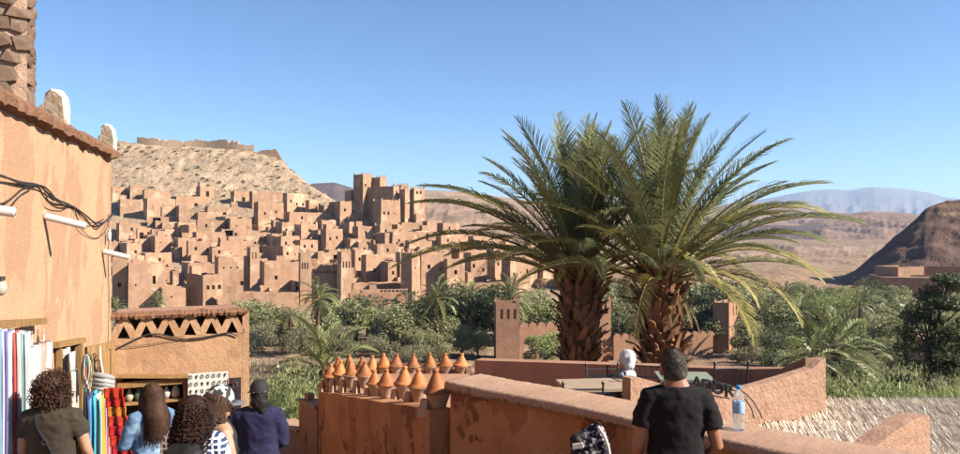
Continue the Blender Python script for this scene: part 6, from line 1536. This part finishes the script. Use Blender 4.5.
def catmull3(q, n=5):
    out = []
    for i in range(len(q)-1):
        p0 = q[max(i-1, 0)]; p1 = q[i]; p2 = q[i+1]; p3 = q[min(i+2, len(q)-1)]
        for k in range(n):
            t = k/n; out.append(.5*((2*p1)+(-p0+p2)*t+(2*p0-5*p1+4*p2-p3)*t*t+(-p0+3*p1-3*p2+p3)*t*t*t))
    out.append(q[-1]); return out
def hairm(nm, c): return mat('hair_'+nm, c, tuple(x*.45 for x in c), scale=14, bump=.4, bscale=60, rough=.7, spec=.2, dist=.004, stretch=(1, 1, .4))
def person(px, D, pytop, rz, label, hat=0.0):
    """returns empty on the street and standing height so the head top meets that row"""
    x = (px-480)/F*D; zt = (HY-pytop)/F*D-hat; zg = gz(0, D)+.03
    return empty('person', (x, D, zg), rz, label, 'person', None), zt-zg

# 1 woman with curly bob
arms = (((-.235, .04, 1.12), (-.20, .20, .93)), ((.235, .04, 1.12), (.22, .18, .92)))
e, H = person(52, 5.25, 371, R(6), 'person with dark curly bob, olive T-shirt and navy crossbody strap, seen from behind', .03)
k, hm = figure(e, H, 1.04, 1.02, arms)
MO = fab('olive', (.062,.050,.036), (.042,.034,.025), 20); shirt(e, k, MO, 1.04, 1.02, arms, .52, wr=.02); trousers(e, k, fab('jeans', (.06,.09,.16)), 1.04)
curls(e, hm, [((0,-.02,.035),(.10,.105,.10)),((-.05,-.03,-.04),(.07,.085,.07)),((.05,-.03,-.04),(.07,.085,.07)),((0,-.05,-.03),(.085,.08,.08))], 1500, hairm('curly_brown', (.10,.048,.03)), .014, .045, 2, .0032, .35)
NV = fab('navy_strap', (.02,.025,.06)); strap(e, [(-.09,.10,1.37),(-.10,-.01,1.475),(-.06,-.115,1.36),(.03,-.135,1.20),(.13,-.13,1.04),(.19,-.06,.93)], .021, NV, k=k)
b = MB(); b.sm = True; rings(b, [(z*k, .16*k, -.10*k, .12*k, .045*k) for z in (.80, .84, .98, 1.01)]); solid('bag', b, NV, e, .012, 2, .01)
b = MB(); b.sm = True; b.tube([tuple(Vector((.02+.02*math.cos(a), -.155, 1.23+.018*math.sin(a)))*k) for a in np.linspace(0, 6.28, 12)], .003, 5); b.build('strap_ring', MATS['tarnished_silver'], e)

# 2 woman in denim looking into the stall
arms = (((-.22, .06, 1.13), (-.12, .26, 1.10)), ((.225, .05, 1.13), (.14, .26, 1.08)))
e, H = person(151, 6.3, 382.5, R(48), 'person with long wavy brown hair and blue denim shirt, facing the pottery')
k, hm = figure(e, H, .96, .95, arms, head_yaw=R(10))
DN = mat('denim', (.165,.28,.46), (.09,.17,.32), scale=7, bump=.3, bscale=120, rough=.85, dist=.004, c3=(.26,.40,.58), s3=5, t3=.56); shirt(e, k, DN, .98, .96, arms, 1.85, wr=.022, z0=.74); trousers(e, k, fab('sand', (.4,.33,.25)), .96)
b = MB(); b.sm = True; rings(b, [(z*k, 0, -.004*k, r*k, (r*.85)*k) for z, r in ((1.445,.075),(1.47,.072),(1.50,.066))]); solid('collar', b, DN, e, .01, 1)
strands(e, hm, 1100, hairm('wavy_brown', (.085,.040,.023)), .40, 5, .15, -.05, .012, .004, .35, k=k)

# 3 woman with curly hair and backpack
arms = (((-.23, .04, 1.13), (-.2, .2, 1.0)), ((.23, .04, 1.13), (.2, .2, 1.0)))
e, H = person(195, 4.7, 394, R(-4), 'person with long dark curls, plaid blue shirt and black backpack', .02)
k, hm = figure(e, H, 1.0, 1.0, arms)
def plaid():
    m, N, L, B = nodes_of('plaid_cloth'); tc = N.new('ShaderNodeTexCoord'); sp = N.new('ShaderNodeSeparateXYZ'); L.new(tc.outputs['Object'], sp.inputs[0]); outs = []
    for ax, f in (('X', 26), ('Z', 26)):
        mu = N.new('ShaderNodeMath'); mu.operation = 'MULTIPLY'; mu.inputs[1].default_value = f; L.new(sp.outputs[ax], mu.inputs[0]); fr_ = N.new('ShaderNodeMath'); fr_.operation = 'FRACT'; L.new(mu.outputs[0], fr_.inputs[0])
        gt = N.new('ShaderNodeMath'); gt.operation = 'GREATER_THAN'; gt.inputs[1].default_value = .66; L.new(fr_.outputs[0], gt.inputs[0]); outs.append(gt.outputs[0])
    mxx = N.new('ShaderNodeMath'); mxx.operation = 'MAXIMUM'; L.new(outs[0], mxx.inputs[0]); L.new(outs[1], mxx.inputs[1])
    mx = N.new('ShaderNodeMixRGB'); mx.inputs[1].default_value = (.015, .025, .09, 1); mx.inputs[2].default_value = (.65, .72, .78, 1); L.new(mxx.outputs[0], mx.inputs[0]); L.new(mx.outputs[0], B.inputs['Base Color']); B.inputs['Roughness'].default_value = .85; return m
shirt(e, k, plaid(), 1.04, 1.04, arms, .55, wr=.02); trousers(e, k, MATS['cloth_jeans'], 1.0)
curls(e, hm, [((0,-.025,.02),(.104,.11,.108)),((-.05,-.05,-.10),(.078,.08,.13)),((.05,-.05,-.10),(.078,.08,.13)),((0,-.07,-.12),(.09,.075,.15))], 2300, hairm('curly_dark', (.05,.022,.015)), .015, .10, 6, .003, .75)
BKM = mat('backpack_nylon', (.018,.018,.02), (.01,.01,.012), scale=8, bump=.3, bscale=60, rough=.55)
def backpack(e, k, zt, w, h, d, y0, m=BKM, m2=None):
    b = MB(); b.sm = True; rings(b, [(z*k, 0, (y0-d/2*s)*k, w*s2*k, d/2*s*k) for z, s, s2 in ((zt-h, .8, .9), (zt-h*.8, 1.05, 1), (zt-h*.4, 1.0, 1.0), (zt-h*.12, .85, .9), (zt, .5, .62))]); solid('backpack', b, m, e, .012, 2, .014, 10, 8)
    b = MB(); b.sm = True; rings(b, [(z*k, 0, (y0-d*1.0)*k, w*.68*k, .035*k) for z in (zt-h*.85, zt-h*.8, zt-h*.5, zt-h*.46)]); solid('backpack_pocket', b, m, e, .012, 2, .008, 12, 4)
    b = MB(); b.sm = True; b.tube([(-.03*k, (y0-.06)*k, (zt-.01)*k), (-.025*k, (y0-.06)*k, (zt+.035)*k), (.025*k, (y0-.06)*k, (zt+.035)*k), (.03*k, (y0-.06)*k, (zt-.01)*k)], .008, 6); b.build('handle', m, e)
    for s_ in (-1, 1): strap(e, [(s_*.07, y0-.02, zt-.03), (s_*.095, -.01, 1.485), (s_*.11, .10, 1.36), (s_*.13, .09, 1.15)], .024, m, 'backpack_strap', k)
    for z in (zt-h*.28, zt-h*.48): b = MB(); b.tube([(-w*.6*k, (y0-d*1.02)*k, z*k), (w*.6*k, (y0-d*1.02)*k, z*k)], .004, 5); b.build('zipper', MATS['tarnished_silver'], e)
backpack(e, k, 1.40, .155, .50, .19, -.10)
for x, z in ((-.03, 1.33), (-.10, 1.20), (.06, 1.12)): b = MB(); b.box(((x-.012)*k, -.30*k, (z-.006)*k), ((x+.012)*k, -.285*k, (z+.006)*k)); b.build('buckle', M_PVC, e)

# 4 woman in patterned cap with bare arm
arms = (((-.215, .04, 1.12), (-.17, .20, .95)), ((.215, .04, 1.12), (.18, .2, .95)))
e, H = person(219, 5.0, 380.5, R(-52), 'person in patterned cap and black sleeveless top, bare shoulder in the sun', .045)
k, hm = figure(e, H, 1.03, 1.0, arms, head_yaw=R(-8), head_pitch=R(-8))
shirt(e, k, M_BLACK, 1.03, .9, arms, wr=.012, tank=True); trousers(e, k, MATS['cloth_jeans'], 1.0)
strands(e, hm, 800, hairm('chestnut', (.10,.048,.027)), .26, 9, .2, -.06, .010, .006, .25, k=k)
CAMO = mat('camo_cap', (.66,.66,.64), (.05,.05,.055), scale=20, bump=.2, rough=.85, detail=1); CAMO.node_tree.nodes['Color Ramp'].color_ramp.interpolation = 'CONSTANT'; CAMO.node_tree.nodes['Color Ramp'].color_ramp.elements[1].position = .5; CAMO.node_tree.nodes['Color Ramp'].color_ramp.elements[0].position = 0
cap_hat(e, hm, CAMO, k, 1.0, plain('grey_brim', (.14,.14,.15)))
b = MB(); b.sm = True; b.tube([hm @ Vector((-.075*k, .03*k, .014*k)), hm @ Vector((-.055*k, .082*k, .014*k)), hm @ Vector((0, .098*k, .012*k)), hm @ Vector((.055*k, .082*k, .014*k)), hm @ Vector((.075*k, .03*k, .014*k))], [.005, .014, .012, .014, .005], 8); b.build('sunglasses', M_IRON, e)

# 5 woman in navy top and black cap
arms = (((-.215, .05, 1.12), (-.08, .22, 1.05)), ((.215, .05, 1.12), (.08, .22, 1.04)))
e, H = person(259, 6.35, 378, R(4), 'person in black cap and loose navy top, hair tied low, overlooking the valley', .03)
k, hm = figure(e, H, .98, 1.0, arms, head_yaw=R(14))
shirt(e, k, fab('navy', (.030,.030,.085), (.020,.02,.06), 14), 1.03, 1.06, arms, 1.5, wr=.020, flare=.03, z0=.72, infl=.022); trousers(e, k, M_BLACK, 1.0)
cap_hat(e, hm, M_BLACK, k, .95)
DH = hairm('black', (.022,.018,.016)); b = MB(); b.sm = True; b.ellipsoid(hm @ Vector((0, -.03*k, -.01*k)), (.083*k, .085*k, .085*k)); b.ellipsoid(hm @ Vector((0, -.085*k, -.075*k)), (.085*k, .055*k, .065*k)); b.ellipsoid(hm @ Vector((.02*k, -.095*k, -.135*k)), (.06*k, .045*k, .06*k)); solid('hair', b, DH, e, .01, 2, .02, 26, 3)
b = MB(); b.tube([hm @ Vector((-.06*k, -.088*k, .03*k)), hm @ Vector((0, -.108*k, .026*k)), hm @ Vector((.06*k, -.088*k, .03*k))], .006, 6); b.build('cap_strap', plain('grey_brim2', (.12,.12,.12)), e)

# 6 man in black at the parapet
arms = (((-.232, -.03, 1.10), (-.19, .20, .95)), ((.236, -.03, 1.10), (.18, .2, .94)))
e, H = person(676, 4.62, 349.5, R(-3), 'man with cropped greying hair and black T-shirt leaning at the parapet, seen from behind', .006)
e.name = 'person'
H *= 1.022
k, hm = figure(e, H, 1.0, .93, arms, skin=M_SKIN2, fem=False, voxel=.0095, head_pitch=R(-14), head_yaw=R(4), headp=(-.012, .03), headz=1.548)
shirt(e, k, fab('blacktee', (.013,.012,.014)), 1.0, .95, arms, .62, wr=.016, fem=False, infl=.016, seed=9); trousers(e, k, fab('khaki', (.22,.18,.12)), 1.12)
GH = mat('hair_grey', (.075,.06,.052), (.045,.036,.03), scale=60, bump=.8, bscale=160, rough=.8, dist=.004, c3=(.15,.14,.13), s3=70, t3=.56)
b = MB(); b.sm = True; b.ellipsoid(hm @ Vector((0, -.014*k, .022*k)), (.0765*k, .094*k, .098*k), 20, 14); b.ellipsoid(hm @ Vector((0, -.045*k, -.022*k)), (.073*k, .062*k, .066*k), 18, 12); solid('hair', b, GH, e, .0095, 1, .004, 60, 2)
gr = np.random.default_rng(5); V = []; Q = []
for _ in range(2600):      # short bristles that break up the outline
    d = gr.normal(size=3); d /= np.linalg.norm(d)
    if d[1] > .35: continue
    p = np.array(hm @ Vector((d[0]*.079*k, -.014*k+d[1]*.096*k, .022*k+d[2]*.099*k))); dd = d+np.array([0, -.3, -.8]); dd /= np.linalg.norm(dd); w = np.cross(dd, d); w = w/np.linalg.norm(w)*.0014; q = p+dd*.012+d*.005; b0 = len(V); V += [p-w, p+w, q+w*.3, q-w*.3]; Q.append((b0, b0+1, b0+2, b0+3))
link_mesh('hair_bristles', fast_mesh('hair_bristles', np.array(V), np.array(Q), GH), e)

# 7 seated café guest in white hood
p = P(625, 350, 8.15); zs = p.z-1.66; e = empty('person', (p.x+.02, 8.15, -2.35-.44+.0), R(62), 'person in white hood and patterned pale shirt sitting at the café table', 'person')
arms = (((-.20, .12, 1.16), (-.14, .32, 1.12)), ((.20, .12, 1.16), (.14, .32, 1.12)))
Hs = (p.z-(-2.79))-.02
k, hm = figure(e, min(Hs, 1.62), .98, .98, arms, sit=True)
PT = mat('patterned_shirt', (.62,.66,.74), (.10,.13,.28), scale=16, bump=.2, rough=.85, detail=2); shirt(e, k, PT, 1.0, 1.0, arms, 1.6, wr=.02, z0=.86); trousers(e, k, fab('grey', (.25,.25,.27)), 1.0, sit=True)
WH = fab('whitehood', (.80,.80,.80), (.62,.62,.64), 12); b = MB(); b.sm = True; b.ellipsoid(hm @ Vector((0, -.02*k, .035*k)), (.105*k, .115*k, .112*k)); b.ellipsoid(hm @ Vector((0, -.045*k, -.045*k)), (.092*k, .075*k, .085*k)); solid('hood', b, WH, e, .012, 2, .025, 14, 4)

# 8 two far walkers on the river track
for i, (px, c, nm) in enumerate(((277.5, (.62,.60,.58), 'pale'), (281.5, (.10,.11,.16), 'dark'))):
    D = 93+i*.8; x = (px-480)/F*D; e = empty('person', (x, D, gz(x, D)), R(80), f'tiny distant walker in {nm} clothes on the dusty river track', 'person', 'distant walkers')
    figure(e, 1.7, 1.05, 1.0, None, voxel=.03); k = 1.0; shirt(e, 1.0, fab('walker'+nm, c), 1.05, 1.0, None, 1.6, wr=0); trousers(e, 1.0, M_BLACK, 1.05)

# patterned rucksack propped on a low ledge against the parapet
b = MB(); p = P(590, 454, 5.35); T = Matrix.Translation((p.x, 5.38, 0)) @ Matrix.Rotation(R(-35), 4, 'Z'); b.box((-.4, -.18, -2.9), (.4, .2, -1.86), T); tag(b.build('mud_ledge', M_RED), 'low mud ledge under the rucksack against the parapet', 'ledge')
e = empty('rucksack', (p.x, 5.32, -1.86), R(-12), 'black and white patterned rucksack with pale straps standing by the parapet', 'rucksack')
RK = mat('rucksack_cloth', (.50,.50,.52), (.02,.022,.045), scale=24, bump=.4, rough=.7, detail=1.5); 
cr = RK.node_tree.nodes['Color Ramp'].color_ramp; cr.elements[0].position = .52; cr.elements[1].position = .58
b = MB(); b.sm = True; rings(b, [(0, 0, 0, .13, .08), (.08, 0, 0, .15, .10), (.25, 0, 0, .145, .095), (.34, .01, 0, .12, .08), (.40, .03, 0, .075, .055), (.435, .045, 0, .035, .03)]); solid('bag_body', b, RK, e, .01, 1, .03, 14, 2)
b = MB(); b.sm = True; b.ellipsoid((-.10, -.05, .32), (.055, .05, .06)); solid('side_pouch', b, BKM, e, .01, 1, .02, 16, 3)
b = MB(); b.sm = True; b.tube(catmull3([Vector(q) for q in ((.055, -.05, .44), (.10, -.07, .38), (.135, -.08, .28), (.15, -.08, .12))]), .013, 8); b.build('strap', fab('palestrap', (.78,.76,.72)), e)
b = MB(); b.box((-.06, -.12, .30), (.015, -.085, .335), Matrix.Rotation(-.2, 4, 'Y')); b.build('patch', plain('white_patch', (.75,.73,.66)), e)
b = MB(); b.sm = True; b.tube([(.02, -.03, .42), (.03, -.03, .462), (.065, -.03, .462), (.07, -.03, .42)], .009, 7); b.build('handle', BKM, e)
